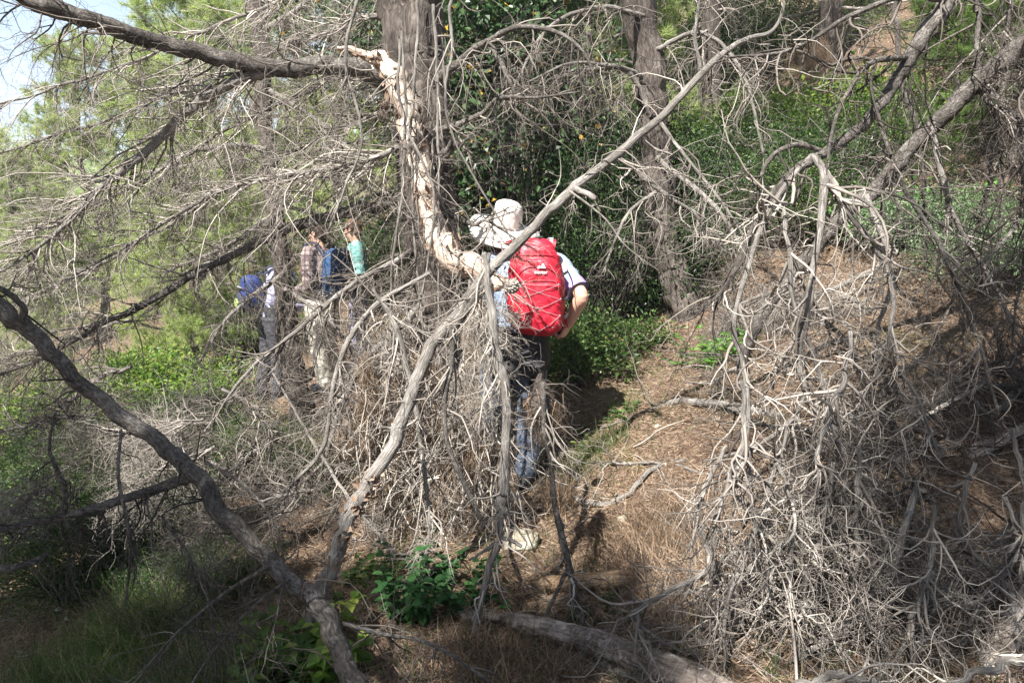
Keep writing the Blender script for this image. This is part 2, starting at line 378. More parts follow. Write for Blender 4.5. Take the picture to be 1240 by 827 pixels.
# ---------------------------------------------------------------- litter, grass
reseed(21)
def scatter(n, x0, x1, y0, y1, fn=None):
    x = x0 + (x1 - x0) * rng.random(n); y = y0 + (y1 - y0) * rng.random(n) ** 1.25
    k = (np.abs(x) < 0.30 + 0.80 * y)
    if fn is not None: k &= fn(x, y)
    x, y = x[k], y[k]; return np.stack([x, y, height(x, y)], 1)
P0 = scatter(300000, -4.5, 5.5, 1.4, 8.5)
a = rng.random(len(P0)) * 2 * np.pi
D = np.stack([np.cos(a), np.sin(a), 0.05 + 0.33 * rng.normal(size=len(P0))], 1)
g = strands(P0 + [0, 0, 0.004], D, 0.035 + 0.06 * rng.random(len(P0)), 0.0013 + 0.0011 * rng.random(len(P0)) + .0003 * P0[:, 1], 2, 0.12, 0.08)
tag(g.build('needle_litter', M['litter']), kind='stuff')
P0 = scatter(900, -3.5, 5, 1.6, 7.5)
a = rng.random(len(P0)) * 2 * np.pi
D = np.stack([np.cos(a), np.sin(a), 0.12 * rng.normal(size=len(P0))], 1)
Pt = grow(P0 + [0, 0, 0.012], D, 0.1 + 0.3 * rng.random(len(P0)) ** 2, 6, 0.2, 0.0)
g = tubes(Pt, (0.002 + 0.004 * rng.random(len(P0)) ** 2)[:, None] * np.linspace(1, 0.5, 7)[None], 4)
tag(g.build('twig_litter', M['twig']), kind='stuff')
def gmask(x, y):
    return (fbm(x * 0.9 + 4, y * 0.9 + 8, 3) > 0.16) | ((x < -0.9) & (y < 3.6) & (fbm(x * 1.3, y * 1.3 + 3, 2) > -0.05))
P0 = scatter(26000, -5, 5.5, 1.5, 9, gmask)
D = np.stack([0.45 * rng.normal(size=len(P0)), 0.45 * rng.normal(size=len(P0)), np.ones(len(P0))], 1)
g = strands(P0 - [0, 0, 0.01], D, 0.05 + 0.13 * rng.random(len(P0)) ** 1.5, 0.003 + 0.003 * rng.random(len(P0)), 3, 0.15, 0.12)
tag(g.build('grass', M['grass']), kind='stuff')

# ================================================================ TREES AND DEAD WOOD, builders
def levels(P, Rd, spec):
    "spec: list of dicts for children(); returns Geo of all twigs and the last level's paths"
    g = Geo(); out = []
    for s in spec:
        s = dict(s); sides = s.pop('sides', 4)
        P, Rd = children(P, Rd, **s)
        g.join(tubes(P, Rd, sides)); out.append((P, Rd))
    return g, out
def limb(root, name, rows, mat, spec=None, tmat=None, n=40, sides=10, wob=0.35, shag=0.22, parent=None, label=None):
    P, r = pix_path(rows, n, wob); r = r * (0.88 if shag else 1)
    ob = tubes(P[None], r[None], sides, shag, cap=True).build(name, mat)
    par = parent or root
    if par is not None:
        if parent is None: child_world(ob, root)
        else: ob.parent = parent
    if label: ob['label'] = label
    if spec:
        g, _ = levels(P[None], r[None], spec)
        t = g.build('twigs', tmat or M['twig']); t.parent = ob; t['kind'] = 'stuff'
    return ob, P, r
def dry_skirt(root, pts, n, L, mat=None, name='dry_needles', spread=0.06, down=1.2):
    pts = np.asarray(pts); k = rng.integers(0, len(pts), n)
    S = pts[k] + rng.normal(size=(n, 3)) * spread
    D = rng.normal(size=(n, 3)) * 0.45 + [0, 0, -down]
    g = strands(S, D, L * (0.5 + 0.8 * rng.random(n)), 0.0018 + 0.0016 * rng.random(n), 3, 0.16, 0.12)
    ob = g.build(name, mat or M['dry_needle'])
    if root is not None: child_world(ob, root)
    return ob
FINE = dict(rr=(0.4, 0.65), ang=(30, 80))
def sp(n1, L1, n2, L2, n3=0, L3=(.05, .15), rmax=(0.0058, 0.0038, 0.0023), bias=(0, 0, -0.4), wig=0.24, grav=0.05, tr=(0.05, 1.0), K=(9, 7, 5)):
    s = [dict(n=n1, L=L1, rmax=rmax[0], bias=bias, wig=wig, grav=grav, tr=tr, K=K[0], **FINE),
         dict(n=n2, L=L2, rmax=rmax[1], bias=[b * .5 for b in bias], wig=wig * 1.1, grav=grav, K=K[1], **FINE)]
    if n3: s.append(dict(n=n3, L=L3, rmax=rmax[2], wig=wig * 1.2, grav=grav, K=K[2], sides=3, **FINE))
    return s

def spn(n1, L1, bias=(0, 0, -.6), wig=.27):
    "coarser kinked twigs for the branches nearest the camera"
    N_ = dict(rr=(.5, .85), ang=(30, 80))
    return [dict(n=n1, L=L1, rmax=.0085, bias=bias, wig=wig, grav=.05, tr=(.05, 1), K=10, **N_), dict(n=4, L=(.12, .4), rmax=.006, bias=[b * .5 for b in bias], wig=wig * 1.1, grav=.05, K=8, **N_),
            dict(n=2, L=(.06, .18), rmax=.004, wig=wig * 1.1, grav=.03, K=5, sides=4, **N_)]
# ---- big old pine in the middle of the picture
reseed(31)
TX = ground_at(508, 4.35)
old = thing('old_pine', 'big rough barked pine left of the hiker, with a pale peeled broken limb', 'tree', TX)
P, r = pix_path([(505, 640, 4.35, 130), (512, 590, 4.35, 95), (520, 500, 4.38, 76), (526, 380, 4.4, 66), (520, 260, 4.45, 64), (508, 120, 4.55, 66), (496, 0, 4.6, 72), (478, -200, 4.7, 66), (500, -520, 4.8, 52), (520, -800, 4.9, 40)], 150, 0.10)
child_world(tubes(P[None], r[None], 40, 0.30).build('trunk', M['bark']), old)
TP, TR = P, r
lb, Pa, ra = limb(old, 'limb', [(500, 108, 4.5, 30), (462, 94, 4.45, 26), (430, 84, 4.4, 25), (330, 80, 4.2, 23), (230, 58, 4.0, 22), (150, 38, 3.8, 22), (70, 12, 3.6, 24), (0, -14, 3.5, 26), (-90, -50, 3.3, 26)], M['bark_grey'],
     sp(46, (.35, 1.1), 6, (.15, .5), 4, (.06, .2), bias=(-0.3, 0, -0.6)), n=90, sides=14)
limb(old, 'limb', [(332, 84, 4.2, 16), (300, 92, 4.15, 16), (268, 105, 4.1, 16), (232, 130, 4.05, 14), (190, 170, 4.0, 12), (150, 205, 3.9, 11), (110, 240, 3.8, 9), (75, 275, 3.7, 7), (38, 305, 3.6, 5), (0, 330, 3.6, 3)], M['dead_wood'],
     sp(100, (.3, 1.0), 7, (.15, .5), 3, (.06, .2), bias=(-0.7, 0, -0.35), wig=.18), n=70, tmat=M['twig_pale'])
limb(old, 'limb', [(515, 232, 4.5, 20), (470, 246, 4.4, 18), (430, 255, 4.35, 16), (350, 278, 4.25, 15), (290, 305, 4.2, 13), (230, 335, 4.1, 12), (160, 378, 4.0, 10), (120, 392, 3.95, 9), (60, 430, 3.9, 6), (-20, 460, 3.8, 4)], M['bark_grey'],
     sp(64, (.25, .8), 5, (.15, .4), 3, (.06, .18), bias=(-0.5, 0, -0.4)), n=80)
limb(old, 'limb', [(500, 170, 4.5, 9), (455, 190, 4.3, 8), (400, 205, 4.2, 7), (330, 215, 4.1, 6), (250, 240, 4.0, 5), (150, 300, 3.9, 4), (60, 350, 3.8, 3)], M['dead_wood'],
     sp(100, (.25, .9), 6, (.12, .45), 3, (.05, .15), bias=(-0.7, 0, -0.3), wig=.18), n=60, tmat=M['twig_pale'])
limb(old, 'limb', [(505, 300, 4.4, 10), (470, 320, 4.2, 8), (420, 350, 4.05, 7), (360, 400, 3.95, 6), (300, 450, 3.9, 5), (250, 520, 3.9, 4)], M['dead_wood'],
     sp(60, (.2, .7), 6, (.12, .35), 3, (.05, .15), bias=(-0.3, -0.1, -0.6)), n=60)
limb(old, 'limb', [(515, 360, 4.35, 10), (480, 400, 4.1, 9), (440, 440, 3.95, 8), (410, 500, 3.85, 7), (390, 560, 3.8, 5), (345, 600, 3.8, 3)], M['dead_wood'],
     sp(60, (.2, .6), 6, (.1, .3), 3, (.05, .15), bias=(-0.2, -0.1, -0.7)), n=60)
for y0, d0, y1 in ((15, 4.9, 190), (70, 5.0, 300), (130, 5.1, 380), (-40, 4.8, 130)):
    limb(old, 'limb', [(496, y0, 4.6, 7), (400, y0 + (y1 - y0) * .12, d0 - .1, 6), (280, y0 + (y1 - y0) * .38, d0, 5), (140, y0 + (y1 - y0) * .72, d0, 4), (-10, y1, d0 - .1, 3)], M['dead_wood'],
         sp(80, (.25, .9), 6, (.12, .45), 3, (.05, .18), bias=(-0.6, 0, -0.35), wig=.2), n=60, sides=6, wob=1.2, tmat=M['twig_pale'])
# the broken limb, bark torn off, leaning across the trunk towards the hiker's shoulder
sn, Ps, rs = limb(old, 'broken_limb', [(408, 58, 4.15, 5), (428, 62, 4.15, 9), (452, 70, 4.15, 16), (474, 84, 4.15, 28), (490, 120, 4.12, 32), (500, 165, 4.1, 30), (512, 212, 4.05, 28), (520, 256, 4.0, 30), (536, 296, 3.95, 36), (562, 318, 3.9, 36), (600, 340, 3.84, 24), (612, 350, 3.82, 8)], M['peeled'],
     sp(26, (.15, .5), 5, (.1, .3), 3, (.05, .12), bias=(0.1, -0.2, -0.4)), tmat=M['twig_pale'], n=90, sides=20, shag=0.28, label='pale broken limb with its bark peeled off')
g = Geo()
N = 260; k = rng.integers(12, 84, N); a = rng.random(N) * 2 * np.pi
S = Ps[k] + rs[k][:, None] * 1.0 * np.stack([np.cos(a), np.sin(a) * 0.9, 0.3 * np.sin(a)], 1)
t = unit(Ps[np.minimum(k + 1, 89)] - Ps[k]) * np.where(rng.random(N) < .5, 1, -1)[:, None]
g = leaves(S, t + 0.35 * rng.normal(size=(N, 3)), 0.03 + 0.06 * rng.random(N), 0.015 + 0.03 * rng.random(N), 0.0, 0.15)
fk = g.build('bark_flakes', M['flake']); fk.parent = sn; fk['kind'] = 'stuff'
for rows, nn in (([(530, 96, 4.5, 16), (548, 84, 4.4, 15), (570, 64, 4.3, 11), (596, 48, 4.2, 9), (620, 36, 4.1, 8), (655, 35, 4.0, 7), (690, 48, 3.95, 5), (712, 72, 3.9, 4), (724, 110, 3.9, 2)], 14),
                 ([(592, 52, 4.2, 7), (604, 72, 4.15, 7), (616, 95, 4.1, 6), (627, 122, 4.1, 3)], 6),
                 ([(530, 162, 4.45, 11), (552, 152, 4.3, 10), (580, 140, 4.2, 8), (606, 120, 4.1, 6), (650, 119, 4.0, 4), (700, 112, 3.9, 2)], 14),
                 ([(535, 190, 4.4, 12), (548, 178, 4.3, 11), (556, 174, 4.25, 9)], 2),
                 ([(530, 250, 4.4, 10), (570, 272, 4.1, 6), (590, 268, 4.0, 4), (640, 300, 3.9, 2)], 10)):
    limb(old, 'branch', rows, M['bark_grey'], sp(nn, (.25, .9), 5, (.12, .4), 3, (.05, .15), bias=(0.3, 0, -0.5)), n=36, sides=9)
for x0, x1, y1, d0 in ((578, 572, 520, 3.72), (592, 590, 560, 3.66), (566, 556, 600, 3.75), (588, 604, 620, 3.6)):
    limb(old, 'branch', [(x0, 338, d0 + .1, 4), (x0 + (x1 - x0) * .4 + 5, 400, d0 + .04, 4), (x0 + (x1 - x0) * .7 - 5, 470, d0, 3), (x1, y1, d0 - .05, 2)], M['dead_wood'],
         sp(26, (.1, .4), 5, (.08, .25), 3, (.04, .12), bias=(0, -.1, -.8)), n=36, sides=6, wob=1.5, tmat=M['twig_pale'])
# crowd of thin dead branches hanging off the trunk, drawn down
P1, R1 = children(TP[None, 20:95], TR[None, 20:95], 190, (.3, 1.0), ang=(50, 90), tr=(0, 1), rr=(.06, .12), rmax=0.005, bias=(-0.45, -0.45, -0.75), K=10, wig=0.2, grav=0.10)
g = tubes(P1, R1, 4); g2, o2 = levels(P1, R1, [dict(n=6, L=(.12, .45), rmax=.004, wig=.26, grav=.06, K=7, **FINE), dict(n=3, L=(.05, .16), rmax=.0025, wig=.28, grav=.03, K=5, sides=3, **FINE)])
child_world(g.join(g2).build('dead_twigs', M['twig']), old)['kind'] = 'stuff'
# long bare stems hanging down from above beside the trunk
for x0 in (440, 478, 488, 514, 526, 540, 556):
    xx = x0 + rng.normal() * 6; ln = rng.uniform(250, 560); y0 = rng.uniform(-120, 60); dd = rng.uniform(3.6, 4.2)
    limb(old, 'branch', [(xx, y0, dd, rng.uniform(3, 6)), (xx + rng.normal() * 14, y0 + ln * .3, dd - .05, 4.5), (xx + rng.normal() * 22, y0 + ln * .6, dd - .1, 3.6), (xx + rng.normal() * 30, y0 + ln, dd - .15, 2.5)], M['dead_wood'],
         sp(9, (.15, .5), 4, (.1, .25), 2, (.04, .1)), n=36, sides=6, wob=1.2)
# mats of fallen dry needles caught in the twigs round the foot of the trunk
pts = []
for cx, cy, d, rr_, n_ in ((468, 480, 4.05, .16, 12), (500, 440, 4.0, .16, 10), (520, 500, 4.0, .18, 22), (550, 540, 3.95, .18, 24), (485, 560, 4.0, .20, 26), (455, 590, 3.95, .14, 10), (560, 600, 3.9, .16, 16), (510, 620, 3.95, .20, 22), (440, 520, 4.0, .08, 8), (596, 550, 3.7, .12, 10), (575, 595, 3.75, .14, 12)):
    pts += [W(cx, cy, d) + rng.normal(size=3) * rr_ * .5 for _ in range(n_)]
dry_skirt(old, pts, 17000, 0.12, spread=0.035)
pts2 = [W(444, 430 + 12 * k, 3.9) + rng.normal(size=3) * .015 for k in range(9)]
dry_skirt(old, pts2, 1500, 0.11, spread=0.02)
P1, R1 = [], []
S = np.array([pts[i] for i in rng.integers(0, len(pts), 420)]) + rng.normal(size=(420, 3)) * .07
P1 = grow(S + [0, -.06, .12], rng.normal(size=(420, 3)) * .5 + [0, -.15, -.9], .12 + .5 * rng.random(420), 9, .24, .08)
g = tubes(P1, (0.0025 + .004 * rng.random(420) ** 2)[:, None] * np.linspace(1, .3, 10)[None], 4)
g2, _ = levels(P1, np.full((420, 10), .004), [dict(n=3, L=(.06, .25), rmax=.003, wig=.3, grav=.04, K=6, sides=3, **FINE)])
child_world(g.join(g2).build('dead_twigs', M['twig_pale']), old)['kind'] = 'stuff'
# cones caught at the broken limb
def cone_geo(c, ax, L, rad, ns=46):
    g = Geo(); ax = unit(np.asarray(ax, float)); q = unit(np.cross(ax, [0.3, 0.8, 0.5])); w_ = np.cross(ax, q)
    n_ = np.arange(ns); t = n_ / ns; a = n_ * 2.39996
    rad_ = rad * np.sin(np.pi * (0.12 + 0.85 * t)) ** 0.7
    base = c + ax * (L * t)[:, None]
    out = q * np.cos(a)[:, None] + w_ * np.sin(a)[:, None]
    tan = np.cross(ax, out)
    tip = base + out * rad_[:, None] + ax * L * 0.10; h = rad * 0.34
    V = np.stack([base, base + out * rad_[:, None] * .8 + tan * h, tip + ax * .002, base + out * rad_[:, None] * .8 - tan * h, tip - ax * L * .09], 1)
    b = np.arange(ns)[:, None] * 5
    return g.add(V, None, np.concatenate([b + [0, 1, 2], b + [0, 2, 3], b + [1, 4, 2], b + [2, 4, 3], b + [0, 4, 1], b + [0, 3, 4]], 0))
M['cone'] = island('pine_cone', [(0, (0.05, 0.035, 0.025)), (0.6, (0.14, 0.10, 0.075)), (1, (0.30, 0.25, 0.20))], 0.8)
for px, py in ((470, 128), (482, 138), (466, 140)):
    child_world(cone_geo(W(px, py, 4.05), (rng.normal(), rng.normal(), .3), .085, .03).build('cone', M['cone'], smooth=False), old)
c_ = W(617, 352, 3.1); child_world(cone_geo(c_, (.3, -.5, .5), .06, .032, 60).build('cone', M['twig_pale'], smooth=False), old)

# ---- long leaning dead branch crossing in front of the hiker
reseed(41)
b0 = ground_at(372, 2.85)
dia = thing('leaning_branch', 'long bare grey branch leaning diagonally across the picture in front of the hiker', 'branch', b0)
_, Pd, rd = limb(dia, 'stem', [(362, 835, 2.75, 25.8), (374, 785, 2.8, 23.2), (384, 735, 2.85, 23.2), (396, 700, 2.9, 23.2), (408, 662, 2.93, 24.1), (425, 622, 2.95, 24.1), (450, 580, 3.0, 21.5), (478, 530, 3.05, 19.8), (497, 478, 3.1, 18.9), (518, 428, 3.15, 18.1), (548, 388, 3.2, 17.2), (585, 338, 3.3, 15.5), (622, 297, 3.35, 14.6), (660, 262, 3.4, 13.8), (695, 228, 3.45, 12.9), (745, 188, 3.5, 12.0), (792, 150, 3.6, 11.2), (830, 110, 3.65, 10.3), (868, 72, 3.7, 8.6), (905, 47, 3.8, 6.9), (935, 38, 3.85, 5.2), (950, 0, 3.9, 3.4), (948, -60, 3.9, 2.6)], M['dead_wood'], None, n=160, sides=16, shag=0.16)
limb(dia, 'side_branch', [(696, 228, 3.44, 9), (706, 233, 3.40, 9), (718, 239, 3.36, 8), (722, 241, 3.35, 5)], M['dead_wood'], None, n=14, shag=.2)
limb(dia, 'side_branch', [(690, 232, 3.4, 4), (730, 262, 3.35, 3), (760, 300, 3.3, 2.5), (800, 330, 3.3, 2)], M['dead_wood'], sp(6, (.1, .4), 3, (.06, .2)), n=20, sides=6)
limb(dia, 'side_branch', [(742, 186, 3.5, 6), (790, 225, 3.5, 7), (840, 258, 3.5, 5), (868, 300, 3.5, 4)], M['dead_wood'], sp(9, (.1, .5), 3, (.06, .2), 2), n=24, sides=7, tmat=M['twig_pale'])
limb(dia, 'side_branch', [(800, 150, 3.6, 6), (830, 190, 3.5, 5), (870, 240, 3.45, 4), (905, 300, 3.4, 3), (890, 350, 3.4, 2)], M['dead_wood'], sp(26, (.15, .6), 5, (.08, .3), 3), n=24, sides=7)
limb(dia, 'side_branch', [(848, 88, 3.7, 7), (842, 40, 3.7, 5), (850, -40, 3.7, 4)], M['dead_wood'], sp(16, (.2, .6), 5, (.08, .3), 2, bias=(.1, 0, -.2)), n=24, sides=7, tmat=M['twig'])
# dark fork that drops from the crossing point
limb(dia, 'side_branch', [(592, 306, 3.2, 5), (588, 322, 3.18, 9), (584, 345, 3.15, 11), (566, 374, 3.12, 11), (549, 402, 3.1, 10), (545, 445, 3.08, 9), (537, 500, 3.05, 8), (545, 550, 3.0, 7), (570, 600, 2.95, 8), (586, 640, 2.9, 6)], M['bark_grey'], sp(18, (.1, .5), 4, (.06, .25), 2), n=50)
g, _ = levels(Pd[None, 60:], rd[None, 60:], sp(40, (.1, .7), 4, (.08, .3), 2, rmax=(.004, .003, .002), bias=(.2, 0, -.5)))
child_world(g.build('twigs', M['twig_pale']), dia)['kind'] = 'stuff'
# rough bark flakes on the lower stem
N = 420; k = rng.integers(0, 46, N); a = rng.random(N) * 2 * np.pi
S = Pd[k] + rd[k][:, None] * np.stack([np.cos(a), np.sin(a), .2 * np.sin(a)], 1)
g = leaves(S, unit(Pd[k + 1] - Pd[k]) + .4 * rng.normal(size=(N, 3)), .02 + .03 * rng.random(N), .012 + .02 * rng.random(N), 0, .3)
child_world(g.build('bark_flakes', M['flake']), dia)['kind'] = 'stuff'

# ---- gnarled stems hanging in front of the hiker's legs
reseed(43)
def hang(label, rows, mat, spec, tm=None, n=60, extra=(), name='hanging_branch', cat='branch', sides=10, group=None):
    q = W(*rows[-1][:3]); t = thing(name, label, cat, q, group)
    _, P, r = limb(t, 'stem', rows, mat, spec, tm, n=n, sides=sides)
    for rw, sp_ in extra: limb(t, 'side_branch', rw, mat, sp_, tm, n=30, sides=7)
    return t, P, r
hang('knotted pale dead stem hanging straight down in front of the hiker',
     [(586, 306, 3.0, 6), (590, 335, 2.97, 9), (596, 390, 2.92, 13), (603, 440, 2.9, 15), (612, 480, 2.9, 14), (613, 560, 2.88, 15), (607, 600, 2.86, 17), (606, 622, 2.84, 18)], M['dead_wood'],
     sp(24, (.12, .45), 4, (.08, .25), 2, bias=(.1, -.1, -.8)), M['twig_pale'],
     extra=[([(606, 615, 2.84, 9), (606, 645, 2.83, 9), (602, 662, 2.82, 12), (592, 690, 2.8, 11), (580, 735, 2.75, 10), (573, 770, 2.7, 8), (570, 800, 2.68, 6)], sp(8, (.1, .3), 3, (.05, .15))),
            ([(604, 655, 2.83, 8), (585, 668, 2.8, 5), (568, 678, 2.8, 4)], None), ([(606, 650, 2.83, 6), (622, 655, 2.82, 6), (632, 662, 2.8, 5)], None)])
hang('thin crooked dead stem hanging by the hiker\'s right leg with a forked broken tip',
     [(657, 462, 2.97, 5), (657, 478, 2.95, 8), (660, 530, 2.92, 7), (668, 560, 2.9, 7), (672, 610, 2.88, 9), (684, 660, 2.85, 11), (692, 700, 2.82, 11), (700, 735, 2.78, 10), (712, 772, 2.72, 7), (716, 780, 2.72, 3)], M['bark_grey'],
     sp(16, (.1, .5), 4, (.08, .25), 2, bias=(.1, -.1, -.6)), M['twig_pale'],
     extra=[([(688, 688, 2.84, 7), (672, 720, 2.8, 6), (660, 750, 2.76, 5), (652, 790, 2.72, 4)], sp(5, (.1, .2), 2, (.05, .1))),
            ([(696, 715, 2.8, 5), (718, 745, 2.75, 4), (735, 780, 2.72, 2)], None)])
hang('pale straight dead stem slanting through the twigs left of the hiker',
     [(452, 350, 3.3, 4), (478, 392, 3.3, 9), (500, 470, 3.28, 9), (512, 560, 3.25, 7), (520, 640, 3.2, 5), (512, 690, 3.15, 3)], M['dead_wood'], sp(30, (.1, .5), 5, (.08, .25), 3), M['twig_pale'])
hang('grey bent dead stem curving down left of the old pine trunk',
     [(520, 330, 3.6, 5), (455, 370, 3.5, 7), (425, 410, 3.45, 8), (402, 470, 3.4, 7), (392, 540, 3.35, 6), (350, 590, 3.3, 4)], M['dead_wood'], sp(40, (.1, .5), 5, (.08, .25), 3), M['twig'])
hang('brownish root end snag with a tangle of fibres in front of the hiker\'s thigh',
     [(655, 452, 3.08, 6), (654, 470, 3.05, 24), (654, 492, 3.03, 32), (656, 506, 3.02, 20), (658, 520, 3.02, 6)], M['bark'], sp(30, (.08, .3), 4, (.05, .15), 2, rmax=(.004, .003, .002)), M['twig_dark'], n=40)
dry_skirt(None, [W(655 + rng.normal() * 8, 495 + rng.normal() * 10, 3.03) for _ in range(12)], 900, .11, spread=.02)['kind'] = 'stuff'

# ---- dark limb in the near left corner
reseed(51)
b0 = ground_at(468, 2.0)
nl = thing('leaning_dead_tree', 'dark barked near dead tree leaning left from the bottom edge', 'tree', b0)
_, Pn, rn = limb(nl, 'trunk', [(478, 985, 1.95, 38.3), (455, 885, 2.05, 33.1), (430, 825, 2.1, 31.3), (408, 780, 2.15, 30.4), (385, 735, 2.2, 29.6), (350, 700, 2.25, 26.1), (300, 655, 2.3, 25.2), (262, 610, 2.35, 26.1), (232, 570, 2.4, 24.4), (180, 530, 2.45, 22.6), (130, 490, 2.48, 21.8), (85, 450, 2.5, 20.9), (40, 405, 2.52, 22.6), (0, 374, 2.55, 22.6), (-60, 340, 2.6, 22.6)], M['bark_grey'], sp(34, (.12, .5), 4, (.08, .3), 2, rmax=(.005, .003, .002), bias=(0, 0, -.4)), M['twig_dark'], n=150, sides=20, shag=.17)
for rows, k in (([(236, 575, 2.4, 15), (190, 592, 2.4, 14), (130, 612, 2.38, 13), (80, 625, 2.36, 12), (30, 633, 2.35, 11), (-40, 648, 2.3, 10)], 26),
                ([(40, 400, 2.5, 10), (30, 390, 2.5, 10), (24, 366, 2.48, 9), (-10, 345, 2.45, 8)], 5),
                ([(196, 625, 2.36, 4), (225, 668, 2.3, 5), (248, 710, 2.25, 5), (258, 760, 2.2, 4), (262, 830, 2.15, 3)], 12),
                ([(146, 520, 2.4, 4), (144, 575, 2.3, 5), (154, 630, 2.28, 6), (158, 670, 2.25, 5), (150, 740, 2.2, 3)], 8),
                ([(330, 682, 2.25, 6), (270, 720, 2.15, 5), (210, 770, 2.05, 4), (160, 830, 1.95, 3)], 22),
                ([(350, 700, 2.22, 5), (300, 740, 2.1, 4), (250, 800, 2.0, 3), (220, 850, 1.95, 3)], 18),
                ([(390, 748, 2.2, 7), (455, 765, 2.2, 6), (520, 780, 2.25, 6), (580, 815, 2.2, 5), (620, 850, 2.2, 4)], 10),
                ([(250, 560, 2.38, 5), (300, 590, 2.35, 4), (335, 640, 2.3, 4), (345, 690, 2.28, 2)], 6),
                ([(80, 627, 2.36, 8), (78, 590, 2.34, 8), (60, 545, 2.3, 5), (66, 500, 2.3, 3)], 6),
                ([(0, 690, 2.3, 12), (40, 680, 2.32, 10), (60, 668, 2.34, 7)], 3)):
    limb(nl, 'limb', rows, M['bark_grey'], sp(k, (.12, .5), 5, (.08, .25), 2, rmax=(.004, .003, .002), bias=(0, 0, -.5)), M['twig_dark'], n=36, sides=9)

# ---- right-hand dead trees: two leaning stems with drooping pale branches
reseed(61)
b0 = np.array([2.35, 3.1, float(height(2.35, 3.1))])
r1 = thing('drooping_dead_tree', 'dead tree arching in from the top edge with pale forked branches over the brush', 'tree', b0)
_, Pr, rr1 = limb(r1, 'stem', [(1215, -110, 3.2, 24), (1172, -30, 3.2, 22), (1142, 10, 3.15, 21), (1112, 52, 3.1, 20), (1090, 90, 3.1, 18), (1062, 130, 3.05, 16), (1035, 160, 3.0, 14), (1000, 184, 2.95, 13), (965, 205, 2.9, 13), (940, 228, 2.88, 12), (920, 262, 2.85, 10), (903, 300, 2.82, 8), (880, 345, 2.8, 6), (840, 385, 2.8, 3)], M['bark_grey'], sp(24, (.25, .8), 4, (.12, .4), 2, (.06, .18), bias=(-.1, 0, -.6)), M['twig_dark'], n=110, sides=14, shag=.2)
for rows, k, mt in (([(985, 190, 2.92, 10), (999, 212, 2.86, 12), (996, 255, 2.8, 11), (988, 312, 2.75, 10), (977, 375, 2.72, 11), (969, 440, 2.7, 10), (975, 480, 2.7, 8), (945, 520, 2.68, 7), (900, 545, 2.66, 5), (850, 560, 2.65, 3)], 44, 'twig_pale'),
                    ([(1000, 205, 2.86, 7), (1030, 262, 2.8, 7), (1062, 300, 2.75, 7), (1082, 360, 2.7, 7), (1078, 430, 2.7, 6), (1110, 480, 2.7, 5), (1140, 560, 2.65, 4)], 44, 'twig_pale'),
                    ([(985, 186, 2.94, 8), (950, 225, 2.85, 8), (925, 270, 2.8, 7), (905, 330, 2.75, 7), (888, 395, 2.72, 8), (900, 440, 2.7, 8), (905, 520, 2.66, 6), (880, 600, 2.6, 4)], 40, 'twig_pale'),
                    ([(945, 235, 2.88, 6), (955, 300, 2.8, 8), (960, 360, 2.75, 7), (985, 430, 2.7, 6), (1010, 520, 2.65, 6), (1025, 600, 2.6, 5), (1000, 680, 2.55, 3)], 44, 'twig_pale'),
                    ([(1060, 130, 3.0, 6), (1090, 220, 2.9, 6), (1140, 300, 2.8, 6), (1180, 400, 2.7, 5), (1210, 500, 2.6, 4)], 36, 'twig'),
                    ([(1100, 70, 3.1, 8), (1070, 72, 3.0, 8), (1040, 90, 2.95, 6), (1010, 150, 2.9, 5), (1000, 230, 2.85, 3)], 20, 'twig_dark'),
                    ([(1000, 186, 2.95, 8), (960, 176, 2.9, 7), (930, 195, 2.85, 6), (918, 230, 2.8, 4), (920, 270, 2.8, 3)], 8, 'twig_dark'),
                    ([(1150, 0, 3.15, 9), (1095, -5, 3.0, 8), (1030, 20, 2.95, 6), (960, 60, 2.9, 5), (880, 70, 2.9, 3)], 34, 'twig')):
    limb(r1, 'limb', rows, M['dead_wood'] if mt == 'twig_pale' else M['bark_grey'], spn(int(k * .42), (.2, .65), bias=(0, 0, -.75)), M[mt], n=44, sides=9)
b0 = ground_at(898, 4.2)
r2 = thing('leaning_dead_tree', 'straight grey dead tree leaning from the bank up to the top right corner', 'tree', b0)
limb(r2, 'trunk', [(896, 455, 4.2, 18), (905, 420, 4.2, 17), (930, 370, 4.15, 17), (970, 322, 4.1, 17), (1010, 272, 4.0, 19), (1060, 228, 3.95, 20), (1100, 186, 3.9, 21), (1140, 145, 3.85, 23), (1190, 96, 3.8, 24), (1240, 52, 3.8, 25), (1330, -40, 3.8, 26)], M['bark_grey'], sp(34, (.25, .9), 5, (.12, .4), 3, (.06, .2), bias=(-.1, 0, -.5)), M['twig'], n=90, sides=14)
for rows, k in (([(1130, 155, 3.85, 8), (1150, 250, 3.7, 7), (1200, 340, 3.6, 6), (1240, 420, 3.5, 4)], 40), ([(1190, 98, 3.8, 9), (1230, 160, 3.6, 7), (1235, 260, 3.5, 6), (1180, 330, 3.4, 4)], 40), ([(1050, 236, 3.9, 8), (1080, 330, 3.7, 7), (1060, 420, 3.6, 5), (1080, 520, 3.5, 3)], 36)):
    limb(r2, 'limb', rows, M['dead_wood'], sp(int(k * .6), (.15, .6), 6, (.1, .35), 3, (.05, .15), bias=(0, 0, -.7)), M['twig'], n=40, sides=8)

